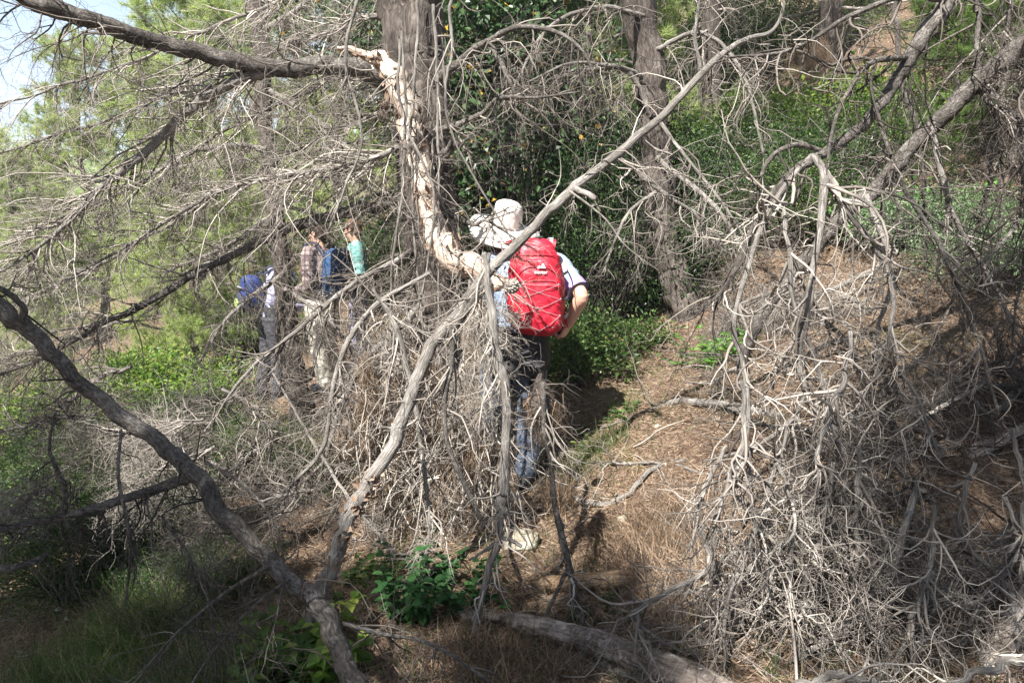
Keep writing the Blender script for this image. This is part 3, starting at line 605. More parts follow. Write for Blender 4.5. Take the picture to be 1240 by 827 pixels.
for x0, x1, y1, d0, mt in ((1085, 1120, 330, 4.2, 'twig_dark'), (1180, 1210, 300, 3.7, 'twig_dark'), (1230, 1150, 380, 4.0, 'twig'), (1250, 1225, 420, 3.3, 'twig_dark')):
    limb(r2, 'limb', [(x0, -60, d0 + .2, 8), (x0 + (x1 - x0) * .2, y1 * .25, d0 + .1, 7), (x0 + (x1 - x0) * .6 + 12, y1 * .6, d0, 5), (x1, y1, d0 - .1, 3)], M['bark_grey'],
         sp(40, (.25, .85), 6, (.12, .4), 3, (.05, .18), bias=(0, 0, -.5)), n=44, sides=7, wob=1.4, tmat=M[mt])
# ---- brush pile: fallen dead branches, each a thing
reseed(71)
BR = 'fallen dead branches tangled in the brush pile'
def fallen(rows, k, mat='dead_wood', tm='twig', label=None, L1=(.15, .6), bias=(0, -.05, -.35), group=BR, name='fallen_branch', L2=(.1, .35), near=False):
    q = W(rows[0][0], rows[0][1], rows[0][2] or dep(rows[0][0], rows[0][1])); t = thing(name, label or 'grey dead branch tangled in the brush pile at lower right', 'branch', q, group)
    limb(t, 'stem', rows, M[mat], spn(k, L1, bias) if near else sp(k, L1, 6, L2, 3, (.05, .15), bias=bias, wig=.29, grav=.02), M[tm], n=44, sides=9, wob=.8 if max(q_[3] for q_ in rows) < 15 else .1)
    return t
for i in range(34):
    x = rng.uniform(890, 1300); y = rng.uniform(470, 830); d = np.interp(y, [470, 600, 800], [3.9, 3.05, 2.35]) + rng.normal() * .1
    dx = rng.normal() * 150; dy = rng.uniform(60, 190) * rng.choice([-1, 1])
    w_ = rng.uniform(6, 13)
    fallen([(x, y, d, w_), (x + dx * .35 + rng.normal() * 12, y + dy * .35, d - .03, w_ * .85), (x + dx * .7 + rng.normal() * 16, y + dy * .7, d - .06, w_ * .65), (x + dx, y + dy, d - .12, w_ * .35)], 26, tm=['twig', 'twig_dark', 'twig_dark', 'twig_dark'][i % 4])
fallen([(960, 835, 2.1, 13), (1010, 818, 2.1, 13), (1050, 824, 2.1, 12), (1090, 845, 2.1, 9)], 8, tm='twig_pale', label='thick pale bleached stick lying along the bottom edge at lower right', group='pale sticks along the bottom edge')
fallen([(1290, 780, 2.0, 14), (1235, 798, 2.0, 13), (1180, 815, 2.0, 11), (1140, 830, 2.0, 8)], 6, tm='twig_pale', label='pale bleached stick poking in from the bottom right corner', group='pale sticks along the bottom edge')
fallen([(960, 800, 2.3, 10), (1010, 768, 2.35, 14), (1050, 735, 2.4, 15), (1082, 690, 2.45, 14), (1095, 640, 2.5, 12), (1110, 590, 2.6, 9)], 24, label='thick curved grey branch arching up through the middle of the brush pile', bias=(0, 0, -.5))
fallen([(1180, 850, 2.2, 40), (1210, 790, 2.25, 38), (1240, 730, 2.3, 34), (1290, 650, 2.4, 30)], 6, 'log', label='thick rough grey dead stem rising at the right edge of the brush pile')
fallen([(1100, 610, 3.4, 22), (1160, 560, 3.4, 20), (1240, 520, 3.4, 20), (1300, 500, 3.4, 20)], 20, 'log', 'twig_dark', label='dark fallen stem lying across the back of the brush pile at the right edge')
fallen([(1000, 505, 3.8, 12), (1080, 500, 3.8, 13), (1160, 478, 3.8, 12), (1260, 462, 3.8, 12)], 26, tm='twig', label='long grey dead branch lying level on the slope behind the brush pile')
for i in range(16):
    x = rng.uniform(890, 1290); y = rng.uniform(320, 500); d = np.interp(y, [320, 400, 500], [5.4, 4.7, 3.9]) + rng.normal() * .1
    dx = rng.normal() * 110; dy = rng.uniform(10, 90); w_ = rng.uniform(4, 9)
    fallen([(x, y, d, w_), (x + dx * .35 + rng.normal() * 12, y + dy * .35, d - .03, w_ * .85), (x + dx * .7 + rng.normal() * 16, y + dy * .7, d - .06, w_ * .65), (x + dx, y + dy, d - .12, w_ * .35)], 34, tm=['twig', 'twig_dark', 'twig'][i % 3],
           label='grey dead branch strewn on the slope above the brush pile', group='dead branches strewn on the slope above the pile', L1=(.2, .8))
# curtain of pale drooping twigs in front of the pile
for i, (x, y, ln) in enumerate(((880, 540, 260), (905, 560, 250), (930, 600, 220), (955, 520, 300), (1010, 560, 250), (1060, 590, 230), (1130, 610, 220), (1180, 560, 250), (990, 640, 190), (870, 640, 160), (895, 600, 200), (915, 660, 160), (940, 560, 200), (1040, 540, 200), (1090, 650, 170), (1215, 600, 200), (1030, 400, 200), (900, 460, 200), (1160, 640, 170), (1225, 520, 230), (1240, 660, 160))):
    d = 2.45 + rng.normal() * .12
    t = fallen([(x, y, d, 6), (x + rng.normal() * 22, y + ln * .33, d - .04, 8), (x + rng.normal() * 34, y + ln * .66, d - .1, 7), (x + rng.normal() * 46, y + ln, d - .16, 3)], 17, near=True, tm=['twig_pale', 'twig'][i % 2], label='pale curly dead branch drooping over the front of the brush pile', bias=(0, -.1, -.5), group='pale drooping branches on the front of the brush pile', L1=(.15, .5))

# ---- deadwood by the path
reseed(81)
for i in range(12):
    x = rng.uniform(-30, 400); y = rng.uniform(330, 600); d = np.interp(y, [330, 480, 600], [5.2, 4.4, 3.7]) + rng.normal() * .25
    dx = -rng.uniform(60, 190); dy = rng.uniform(10, 120); w_ = rng.uniform(3, 7)
    fallen([(x, y, d, w_), (x + dx * .35 + rng.normal() * 8, y + dy * .2, d - .03, w_ * .85), (x + dx * .7 + rng.normal() * 10, y + dy * .6, d - .06, w_ * .65), (x + dx, y + dy, d - .1, w_ * .35)], 46, tm=['twig', 'twig_pale', 'twig'][i % 3],
           label='bleached dead branch caught in the undergrowth on the left', group='dead branches in the left undergrowth', L1=(.15, .65), bias=(-.35, 0, -.25))
fallen([(722, 520, 0, 4), (760, 508, 0, 6), (815, 487, 0, 9), (850, 488, 0, 13), (890, 494, 0, 15), (950, 505, 0, 11)], 5, label='pale smooth fallen branch lying on the sunny bank right of the path', group='sticks lying on the bank')
fallen([(665, 605, 0, 4), (690, 600, 0, 7), (730, 612, 0, 8), (760, 600, 0, 8), (790, 570, 0, 7), (830, 556, 0, 6)], 8, tm='twig_pale', label='white curved stick lying on the needles below the bank', group='sticks lying on the bank')
fallen([(690, 560, 0, 5), (740, 562, 0, 5), (800, 560, 0, 4), (860, 575, 0, 4)], 14, label='thin grey stick lying level on the sunny bank', group='sticks lying on the bank')
fallen([(760, 660, 0, 4), (800, 640, 0, 6), (850, 655, 0, 6), (890, 700, 0, 5)], 16, tm='twig', label='grey twiggy stick in the brown grass tuft right of the path', group='sticks lying on the bank')
lg = thing('peeled_log', 'short orange brown barkless log lying across the path', 'log', W(712, 712, dep(712, 718)) )
limb(lg, 'stem', [(655, 708, 0, 22), (665, 707, 0, 24), (710, 704, 0, 24), (752, 701, 0, 25), (766, 699, 0, 22)], M['raw_wood'], None, n=40, sides=18, shag=.16, wob=.06)
lo = thing('fallen_log', 'thick old grey log with rough bark lying at the bottom centre', 'log', W(700, 775, dep(700, 790)))
limb(lo, 'stem', [(612, 748, 0, 18), (640, 757, 0, 32), (700, 772, 0, 36), (760, 790, 0, 38), (820, 815, 0, 48), (880, 845, 0, 50), (930, 880, 0, 52)], M['log'], None, n=160, sides=40, shag=.2, wob=.06)
fallen([(560, 748, 0, 16), (585, 745, 0, 20), (610, 748, 0, 12)], 2, 'log', label='stub of grey wood beside the end of the old log', group='sticks lying on the bank')
fallen([(655, 835, 0, 7), (690, 800, 0, 8), (722, 790, 0, 9), (735, 808, 0, 10), (760, 815, 0, 10), (800, 840, 0, 10)], 4, label='grey crooked stick curling in front of the old log', group='sticks lying on the bank')
fallen([(330, 450, 3.9, 3), (395, 560, 3.7, 5), (420, 600, 3.6, 5), (470, 660, 3.5, 6), (480, 690, 3.45, 6)], 20, label='thin grey branch slanting down beside the leaning branch foot', group='sticks lying on the bank')
fallen([(270, 470, 4.2, 5), (310, 500, 4.2, 7), (330, 530, 4.15, 7), (290, 560, 4.0, 6), (250, 600, 3.9, 4)], 60, label='bleached twiggy branch fallen over the bank at centre left', group='sticks lying on the bank', L1=(.2, .7))
fallen([(60, 430, 4.4, 7), (120, 480, 4.35, 8), (190, 520, 4.3, 8), (260, 560, 4.2, 6), (330, 590, 4.1, 4)], 70, label='grey twiggy fallen branch lying in the undergrowth at the left', group='sticks lying on the bank', L1=(.2, .7), tm='twig')

# ================================================================ PINES AROUND AND BEYOND
def pine_parts(H, r0, seed, h0=0.35, nb=44, spread=1.9, tuft=26, nl=.11, nw=.004, twn=5, lean=(0, 0)):
    "trunk, crown (needle tufts) and bare lower branches, local coordinates"
    global rng
    keep = rng; rng = np.random.default_rng(seed)
    n = 40; t = np.linspace(0, 1, n)
    P = np.stack([lean[0] * t + .12 * fbm(t * 3, t * 0 + seed, 2) * H * .3, lean[1] * t + .12 * fbm(t * 3, t * 0 + seed + 9, 2) * H * .3, H * t - .15], 1)
    r = r0 * (1.0 + .5 * np.exp(-t * 30)) * (1 - .88 * t)
    tr = tubes(P[None], r[None], 14, .25)
    tt = h0 + (1 - h0) * rng.random(nb) ** .8; i = np.minimum((tt * (n - 1)).astype(int), n - 2)
    a = rng.random(nb) * 2 * np.pi; el = .05 + .7 * (tt - h0) / (1 - h0)
    D = np.stack([np.cos(a), np.sin(a), el + .12 * rng.normal(size=nb)], 1)
    L = spread * (1.08 - .75 * (tt - h0) / (1 - h0)) * (.6 + .5 * rng.random(nb))
    B = grow(P[i], D, L, 9, .13, .0); Rb = (r[i] * .33)[:, None] * np.linspace(1, .25, 10)[None]
    bg_ = tubes(B, Rb, 5)
    B2, R2 = children(B, Rb, 9, (.3, .9), ang=(25, 60), tr=(.25, 1), rr=(.4, .6), rmax=.012, bias=(0, 0, .15), K=5, wig=.15, grav=-.02)
    bg_.join(tubes(B2, R2, 3))
    B3, R3 = children(B2, R2, twn, (.12, .35), ang=(20, 55), tr=(.3, 1), rmax=.005, bias=(0, 0, .25), K=2, wig=.1, grav=0)
    tips = np.concatenate([B3[:, -1], B2[:, -1], B3[:, 1]]); dirs = np.concatenate([B3[:, -1] - B3[:, -2], B2[:, -1] - B2[:, -2], B3[:, 1] - B3[:, 0]])
    k = np.repeat(np.arange(len(tips)), tuft); m = len(k)
    nd_ = needles(tips[k] - unit(dirs)[k] * (.10 * rng.random((m, 1))), unit(dirs)[k] * .75 + .62 * rng.normal(size=(m, 3)) + [0, 0, -.08], nl * (.6 + .6 * rng.random(m)), np.full(m, nw))
    # bare dead lower branches
    nbd = 16; td = .08 + (h0 - .02) * rng.random(nbd); i = (td * (n - 1)).astype(int); a = rng.random(nbd) * 2 * np.pi
    Bd = grow(P[i], np.stack([np.cos(a), np.sin(a), .1 + 0 * a], 1), .5 + 1.1 * rng.random(nbd), 9, .16, .06); Rd_ = (r[i] * .16)[:, None] * np.linspace(1, .25, 10)[None]
    dg = tubes(Bd, Rd_, 5); g2, _ = levels(Bd, Rd_, [dict(n=9, L=(.2, .7), rmax=.006, wig=.2, grav=.06, K=6, **FINE), dict(n=5, L=(.08, .3), rmax=.004, wig=.25, grav=.04, K=4, sides=3, **FINE)])
    rng = keep
    return tr, bg_, nd_, dg.join(g2)
def pine(label, loc, parts, group=None, rz=0, sc=1.0, mats=('bark', 'needle'), name='pine_tree'):
    t = thing(name, label, 'tree', loc, group, rz); t.scale = (sc, sc, sc)
    a = bpy.data.objects.new('trunk', parts[0]); C.objects.link(a); a.parent = t
    c = bpy.data.objects.new('crown', parts[2]); C.objects.link(c); c.parent = t
    l_ = bpy.data.objects.new('limbs', parts[1]); C.objects.link(l_); l_.parent = c
    d = bpy.data.objects.new('dead_branches', parts[3]); C.objects.link(d); d.parent = t
    return t
def variant(mats, *a, **k):
    g = pine_parts(*a, **k)
    return (g[0].mesh('trunk', M['bark']), g[1].mesh('limbs', M['bark']), g[2].mesh('crown', M[mats], False), g[3].mesh('dead_branches', M['twig']))
VA = variant('needle', 8.5, .15, 101, h0=.42, nb=46, spread=2.0)
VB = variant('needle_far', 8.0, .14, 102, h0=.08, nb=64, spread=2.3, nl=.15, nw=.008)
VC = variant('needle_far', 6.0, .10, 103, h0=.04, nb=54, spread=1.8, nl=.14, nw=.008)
VD = variant('needle', 5.0, .09, 104, h0=.06, nb=48, spread=1.5, nl=.12, nw=.006)

reseed(91)
# right-hand pine: dark straight trunk seen whole
base = ground_at(838, 6.0)
t1 = thing('pine_tree', 'dark trunked pine standing on the bank just right of the hiker', 'tree', base)
P, r = pix_path([(845, 440, 5.95, 56), (835, 405, 6.0, 44), (820, 350, 6.0, 36), (803, 290, 6.0, 34), (795, 200, 6.0, 36), (790, 120, 6.0, 36), (772, 0, 6.0, 38), (755, -150, 6.0, 36), (770, -420, 6.0, 30)], 110, .15)
child_world(tubes(P[None], r[None], 30, .28).build('trunk', M['bark']), t1)
for rows, k in (([(785, 95, 5.95, 7), (740, 80, 5.7, 6), (690, 78, 5.5, 4), (640, 100, 5.3, 3)], 18), ([(788, 140, 5.9, 7), (760, 88, 5.8, 6), (700, 85, 5.6, 3)], 13), ([(795, 190, 5.9, 8), (860, 245, 5.5, 7), (900, 300, 5.3, 5)], 18),
                ([(795, 60, 5.9, 8), (850, 40, 5.6, 6), (900, 90, 5.4, 5), (925, 190, 5.3, 3)], 22), ([(780, 20, 5.9, 8), (720, 10, 5.6, 6), (660, 40, 5.4, 5), (620, 110, 5.3, 3)], 22), ([(798, 230, 5.9, 6), (760, 260, 5.7, 5), (730, 330, 5.6, 3)], 8)):
    limb(t1, 'dead_branch', rows, M['dead_wood'], sp(k, (.3, .9), 6, (.12, .5), 3, (.05, .2), bias=(0, -.1, -.7)), M['twig'], n=36, sides=7)
c_ = pine_parts(6.0, .1, 133, h0=.25, nb=34, spread=1.5)
for nm, gq, mt in (('crown', c_[2], 'needle'), ('upper_branches', c_[1], 'bark')):
    o = gq.build(nm, M[mt], smooth=False); o.parent = t1; o.location = Vector(P[-1] - base - [0, 0, 1.6])
# slender pine at left, behind the twigs
base = ground_at(368, 6.4)
t2 = thing('pine_tree', 'slender grey pine trunk behind the twigs, beside the far hikers', 'tree', base)
P, r = pix_path([(372, 520, 6.4, 34), (362, 470, 6.4, 28), (350, 400, 6.4, 26), (342, 330, 6.4, 22), (330, 250, 6.4, 19), (322, 150, 6.4, 19), (316, 60, 6.4, 20), (305, -60, 6.4, 20), (300, -300, 6.4, 16)], 80, .3)
child_world(tubes(P[None], r[None], 18, .25).build('trunk', M['bark']), t2)
for rows, k in (([(322, 180, 6.35, 9), (270, 178, 6.2, 8), (220, 190, 6.0, 6), (180, 240, 5.9, 4)], 50), ([(330, 260, 6.35, 8), (270, 300, 6.1, 6), (200, 330, 5.9, 4)], 50), ([(318, 40, 6.4, 9), (370, 5, 6.2, 9), (420, -40, 6, 6)], 20),
                ([(345, 350, 6.3, 7), (400, 390, 6.1, 6), (440, 440, 6.0, 4)], 36), ([(326, 110, 6.35, 7), (390, 150, 6.1, 6), (450, 210, 6.0, 4)], 50), ([(345, 330, 6.3, 6), (280, 380, 6.0, 5), (240, 440, 5.9, 3)], 40)):
    limb(t2, 'dead_branch', rows, M['dead_wood'], sp(k, (.3, .8), 6, (.12, .4), 3, (.05, .2), bias=(-.1, -.1, -.6)), M['twig'], n=36, sides=7)
c_ = pine_parts(5.5, .08, 134, h0=.15, nb=40, spread=1.7)
for nm, gq, mt in (('crown', c_[2], 'needle'), ('upper_branches', c_[1], 'bark')):
    o = gq.build(nm, M[mt], smooth=False); o.parent = t2; o.location = Vector(P[-1] - base - [0, 0, 1.2])

pine('reddish trunked pine high on the slope with dry needles on its bark', ground_at(985, 12.0) - [0, 0, .1], VA, sc=1.25, rz=1.0)
dry_skirt(None, [W(985 + rng.normal() * 9, 50 + k * 2, 11.6) for k in range(14)], 1600, .35, spread=.06)['kind'] = 'stuff'
GB = 'pines on the far side of the hollow'
spots = [(850, 10.5, VA, 1.1, 'thin pine trunk behind the long leaning branch at the upper right'),
         (690, 11.0, VB, 1.0, 'bright green pine glowing between the twigs above the hiker'),
         (745, 14.0, VC, 1.3, 'bright green bushy pine seen left of the dark pine trunk'),
         (600, 13.5, VB, 1.15, 'green pine hidden behind the leafy shrub above the hiker'),
         (430, 12.5, VB, 1.15, 'light green pine just left of the old pine trunk'),
         (240, 13.0, VC, 1.1, 'light green pine in the sun behind the left twigs'),
         (120, 17.0, VB, .80, 'sunlit pale green pine whose top shows below the open sky'),
         (330, 17.0, VB, 1.2, 'tall light green pine behind the slender grey trunk'),
         (30, 15.0, VC, .75, 'low light green pine at the left edge under the sky'),
         (1150, 16.0, VA, 1.1, 'grey trunked pine high on the slope near the top right corner'),
         (1080, 19.0, VD, 1.3, 'dark green pine at the top of the brown slope'),
         (1215, 7.2, VD, .62, 'young soft needled pine at the right edge above the pale herbs'),
         (1135, 8.4, VD, .55, 'young green pine sapling behind the straight leaning dead tree'),
         (1230, 12.0, VA, 1.0, 'pine on the slope at the far right edge'),
         (500, 17.0, VA, 1.2, 'tall pine directly behind the old pine trunk'),
         (790, 19.0, VB, 1.2, 'far green pine behind the dark pine trunk'),
         (180, 24.0, VB, .95, 'distant pale pine crown left of the sunlit limb'),
         (60, 27.0, VC, .95, 'distant pine top at the skyline on the left'),
         (270, 22.0, VB, 1.1, 'distant pine beyond the slender trunk'),
         (20, 8.5, VC, .42, 'small bright pine bush low at the left edge'),
         (235, 9.0, VC, .5, 'small bright pine bush under the left twigs')]
for px, d, v, s, lab in spots:
    q = ground_at(px, d); pine(lab, q - [0, 0, .1], v, rz=rng.random() * 6, sc=s)
# unseen pines added round the camera so their crowns shade the view
VS = variant('needle', 8.5, .16, 105, h0=.44, nb=74, spread=2.1, tuft=24, nw=.008, nl=.13)
for (x, y, s, v) in ((-3.9, -1.1, .9, VS), (-2.7, -1.9, .95, VA), (-5.1, .5, .85, VS), (-6.8, 2.2, .8, VS), (-1.0, -2.9, 1.0, VA), (-.2, -1.0, .9, VA), (3.2, -1.2, .85, VA), (6.0, 3.2, .9, VS), (7.8, 6.2, 1.0, VS)):
    pine('unseen tall pine near the viewer, added for the shade it throws', (x, y, float(height(x, y)) - .1), v, sc=s, rz=rng.random() * 6, group='unseen pines added for shade')
# the wood on the opposite hillside: one mass
reseed(95)
n = 900; a = rng.uniform(-1.25, 1.0, n); rr_ = 34 + 120 * rng.random(n); x = np.sin(a) * rr_; y = np.cos(a) * rr_
z = height(x, y); sz = 1.5 + 2.0 * rng.random(n)
m_ = 190; k = np.repeat(np.arange(n), m_); u_ = unit(rng.normal(size=(len(k), 3))) * (rng.random((len(k), 1)) ** .33)
c0 = np.stack([x, y, z + sz * .8], 1)
S = c0[k] + u_ * sz[k][:, None] * [.75, .75, 1.1]
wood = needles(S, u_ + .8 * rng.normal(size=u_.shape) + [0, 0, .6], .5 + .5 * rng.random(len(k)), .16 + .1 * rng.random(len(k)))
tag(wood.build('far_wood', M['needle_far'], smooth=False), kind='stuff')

# ---- thin sunlit air over the valley
bm = bmesh.new(); bmesh.ops.create_cube(bm, size=1); me = bpy.data.meshes.new('haze'); bm.to_mesh(me); bm.free()
hz = bpy.data.objects.new('haze', me); C.objects.link(hz); hz.scale = (1400, 1400, 58); hz.location = (0, 100, 15); tag(hz, kind='stuff')
mh = bpy.data.materials.new('haze'); mh.use_nodes = True; mh.node_tree.nodes.clear()
pv = mh.node_tree.nodes.new('ShaderNodeVolumePrincipled'); oh = mh.node_tree.nodes.new('ShaderNodeOutputMaterial')
pv.inputs['Color'].default_value = (.93, .96, 1, 1); pv.inputs['Density'].default_value = HAZE; pv.inputs['Anisotropy'].default_value = 0.0
mh.node_tree.links.new(pv.outputs[0], oh.inputs['Volume']); me.materials.append(mh)

# ================================================================ SHRUBS
def shrub_parts(w_, h_, seed, ncl=120, nlf=60, ll=.035, lw=.018, rad=.10, lobes=5, droop=0.0):
    global rng
    keep = rng; rng = np.random.default_rng(seed)
    cen = np.stack([rng.normal(size=lobes) * w_ * .24, rng.normal(size=lobes) * w_ * .24, h_ * rng.uniform(.25, .72, lobes)], 1)
    sz = rng.uniform(.28, .5, lobes)[:, None] * [w_, w_, h_ * .9]
    k = rng.integers(0, lobes, ncl); u_ = unit(rng.normal(size=(ncl, 3))) * (.35 + .65 * rng.random((ncl, 1)) ** .5)
    cl = cen[k] + u_ * sz[k]; cl[:, 2] = np.maximum(cl[:, 2], .04)
    # stems from the foot to the clusters
    t = np.linspace(0, 1, 6)[None, :, None]
    b = rng.normal(size=(ncl, 1, 3)) * .04 * [1, 1, 0]
    P = b * (1 - t) + cl[:, None] * t + rng.normal(size=(ncl, 6, 3)) * .03 * np.sin(np.pi * t) + np.array([0, 0, 1]) * .12 * h_ * np.sin(np.pi * t)
    st = tubes(P, np.full((ncl, 1), .007) * np.linspace(1, .25, 6)[None], 4)
    q = np.repeat(np.arange(ncl), nlf); m = len(q)
    off = rng.normal(size=(m, 3)) * rad * [1, 1, .8]
    lf = leaves(cl[q] + off, off + rng.normal(size=(m, 3)) * .05 + [0, 0, .03 - droop], ll * (.6 + .7 * rng.random(m)), lw * (.7 + .6 * rng.random(m)))
    rng = keep; return lf, st
def shrub_variant(mat, *a, **k):
    f, s = shrub_parts(*a, **k); return f.mesh('foliage', M[mat], False), s.mesh('stems', M['twig_dark'])
def shrub(label, px, d, var, sc=(1, 1, 1), rz=0.0, dz=0.0, name='shrub', cat='shrub', loc=None):
    q = ground_at(px, d) if loc is None else np.array(loc); q = q + [0, 0, dz]
    t = thing(name, label, cat, q, None, rz); t.scale = sc
    for nm, me in zip(('foliage', 'stems'), var):
        o = bpy.data.objects.new(nm, me); C.objects.link(o); o.parent = t
    return t
SD = shrub_variant('leaf_dark', 1.5, 1.5, 201, ncl=230, nlf=80, ll=.034, lw=.017, rad=.085)
SD2 = shrub_variant('leaf_dark', 1.6, 1.2, 202, ncl=200, nlf=80, ll=.034, lw=.016, rad=.085, lobes=6)
SM = shrub_variant('leaf_mid', 1.5, 1.1, 203, ncl=200, nlf=80, ll=.032, lw=.016, rad=.08)
SB = shrub_variant('leaf_bright', 1.8, 1.4, 204, ncl=230, nlf=62, ll=.06, lw=.034, rad=.10)
SP = shrub_variant('leaf_pale', 1.4, .5, 205, ncl=150, nlf=50, ll=.04, lw=.022, rad=.09)
SH = shrub_variant('leaf_herb', 1.2, .45, 206, ncl=90, nlf=36, ll=.075, lw=.04, rad=.09)
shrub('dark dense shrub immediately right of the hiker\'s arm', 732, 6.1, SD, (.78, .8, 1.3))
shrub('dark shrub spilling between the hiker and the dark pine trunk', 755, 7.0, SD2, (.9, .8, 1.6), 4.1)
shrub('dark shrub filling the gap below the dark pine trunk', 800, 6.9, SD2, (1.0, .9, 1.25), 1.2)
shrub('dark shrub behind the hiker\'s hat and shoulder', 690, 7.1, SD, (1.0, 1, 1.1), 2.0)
SL = shrub_variant('leaf_mid', .9, .6, 207, ncl=70, nlf=44, ll=.05, lw=.028, rad=.085)
shrub('light green low bush at the hiker\'s right hip', 700, 5.2, SL, (.62, .6, .9), .5)
shrub('green low bush at the foot of the dark shrub beside the bank', 740, 5.4, SL, (.7, .7, .6), 2.5)
shrub('deep green shrub right of the dark pine trunk', 885, 7.6, SD2, (1.15, 1, 1.25), 3.0)
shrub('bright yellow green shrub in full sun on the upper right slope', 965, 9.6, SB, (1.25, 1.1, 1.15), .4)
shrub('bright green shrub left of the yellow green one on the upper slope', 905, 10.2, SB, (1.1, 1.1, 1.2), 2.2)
shrub('fresh green shrub under the arching dead tree', 1025, 8.2, SM, (1.2, 1.1, 1.3), 1.1)
shrub('mid green shrub beneath the straight leaning dead tree', 1000, 6.9, SM, (.9, .9, .75), 4.0)
shrub('bright herb patch on the slope behind the dead twigs at the right', 1085, 6.6, SH, (1.0, 1.0, .8), 1.0)
shrub('pale grey green low bush at the right edge above the brush pile', 1200, 4.7, SP, (.65, .65, .8), .3)
shrub('pale leafy low bush on the slope beyond the pale right edge bush', 1150, 5.9, SP, (.7, .7, .8), 2.0)
shrub('dark green shrub high at the right edge', 1235, 8.8, SD, (1.1, 1.0, 1.0), 2.6)
shrub('green shrub on the bank beside the reddish trunked pine', 935, 14.0, SM, (1.7, 1.3, 1.5), 2.9)
shrub('green shrub high on the slope right of the reddish trunked pine', 1045, 14.5, SD2, (1.6, 1.3, 1.5), 3.9)
shrub('dark shrub on the skyline between the pine trunks', 870, 13.0, SD, (1.6, 1.3, 1.6), .9)
shrub('green shrub below the far pines at the upper middle', 800, 12.0, SM, (1.6, 1.3, 1.7), 1.9)
L_ = [(40, 5.2, SM, (.95, .9, .8), 'green undergrowth bush at the left edge below the thick limb'), (125, 5.6, SD2, (.9, .9, .7), 'dark undergrowth bush behind the near leaning tree'), (205, 5.4, SM, (.8, .8, .7), 'mid green bush in the left undergrowth under the fan of twigs'),
      (270, 5.5, SD, (.6, .6, .55), 'small dark bush at the centre of the left undergrowth'), (150, 4.6, SD2, (.6, .6, .45), 'low dark bush under the left twigs'), (50, 4.2, SM, (.6, .6, .45), 'low green bush near the left edge by the dark side limb'),
      (320, 5.2, SM, (.45, .45, .5), 'small green bush below the far hikers'), (10, 6.6, SB, (1.0, 1, .8), 'sunny yellow green bush at the left edge'), (110, 7.4, SB, (1.0, 1, .9), 'sunny yellow green bush beyond the left undergrowth'),
      (205, 8.0, SB, (.9, .9, .8), 'sunny bush left of the hiker beside the slender pine'), (290, 9.8, SM, (1.2, 1.1, 1.2), 'green bush behind the half hidden hiker'), (455, 9.6, SM, (1.1, 1.1, 1.3), 'green bush behind the hiker in the teal top'),
      (560, 8.6, SD, (1.0, 1.0, 1.1), 'dark bush behind the old pine trunk'), (235, 3.7, SD2, (.35, .35, .3), 'small dark green bush below the near leaning tree')]
for px, d, v, s, lab in L_: shrub(lab, px, d, v, s, rz=rng.random() * 6)
# tall ivy-clad leafy tree above the hiker
reseed(97)
base = ground_at(612, 7.4)
iv = thing('ivy_clad_tree', 'tall dark leafy ivy clad tree with a few yellow leaves above the hiker', 'tree', base)
P, r = pix_path([(618, 400, 7.4, 36), (612, 300, 7.4, 32), (606, 200, 7.4, 30), (612, 100, 7.4, 28), (600, 0, 7.4, 24), (590, -160, 7.4, 18)], 60, .4)
child_world(tubes(P[None], r[None], 16, .3).build('trunk', M['bark_grey']), iv)
cl = []
for cx, cy, rx, ry, n_ in ((620, 60, 90, 90, 150), (570, 170, 45, 110, 110), (650, 190, 70, 70, 90), (590, 20, 60, 60, 60), (690, 150, 50, 60, 40), (520, 120, 60, 120, 50), (420, 40, 90, 60, 60), (640, -60, 120, 60, 80), (560, 240, 50, 40, 40)):
    for _ in range(n_):
        u_ = rng.normal(size=2) * .55; cl.append(W(cx + u_[0] * rx, cy + u_[1] * ry, 7.2 + rng.normal() * .45))
cl = np.array(cl); q = np.repeat(np.arange(len(cl)), 55); m = len(q); off = rng.normal(size=(m, 3)) * .10
child_world(leaves(cl[q] + off, off + [0, -.03, -.06], .04 + .035 * rng.random(m), .03 + .025 * rng.random(m), .5).build('foliage', M['ivy'], smooth=False), iv)
n_ = len(cl); t = np.linspace(0, 1, 7)[None, :, None]; k = np.clip(((cl[:, 2] - P[0, 2]) / (P[-1, 2] - P[0, 2]) * 59 * .7).astype(int), 0, 58)
PP = P[k][:, None] * (1 - t) + cl[:, None] * t + rng.normal(size=(n_, 7, 3)) * .05 * np.sin(np.pi * t)
child_world(tubes(PP, np.full((n_, 1), .009) * np.linspace(1, .3, 7)[None], 4).build('branches', M['twig_dark']), iv)
S = np.array([W(rng.uniform(570, 730), rng.uniform(20, 170), 6.7 + rng.normal() * .3) for _ in range(120)])
Pv = grow(S, rng.normal(size=(120, 3)) * .3 + [0, 0, -1], .4 + 1.1 * rng.random(120), 10, .13, .15); Rv = np.full((120, 1), .004) * np.linspace(1, .35, 11)[None]
g = tubes(Pv, Rv, 4); g2, _ = levels(Pv, Rv, [dict(n=5, L=(.15, .6), rmax=.003, wig=.24, grav=.05, K=7, **FINE), dict(n=3, L=(.06, .2), rmax=.002, wig=.25, grav=.03, K=4, sides=3, **FINE)])
child_world(g.join(g2).build('hanging_stems', M['twig']), iv)

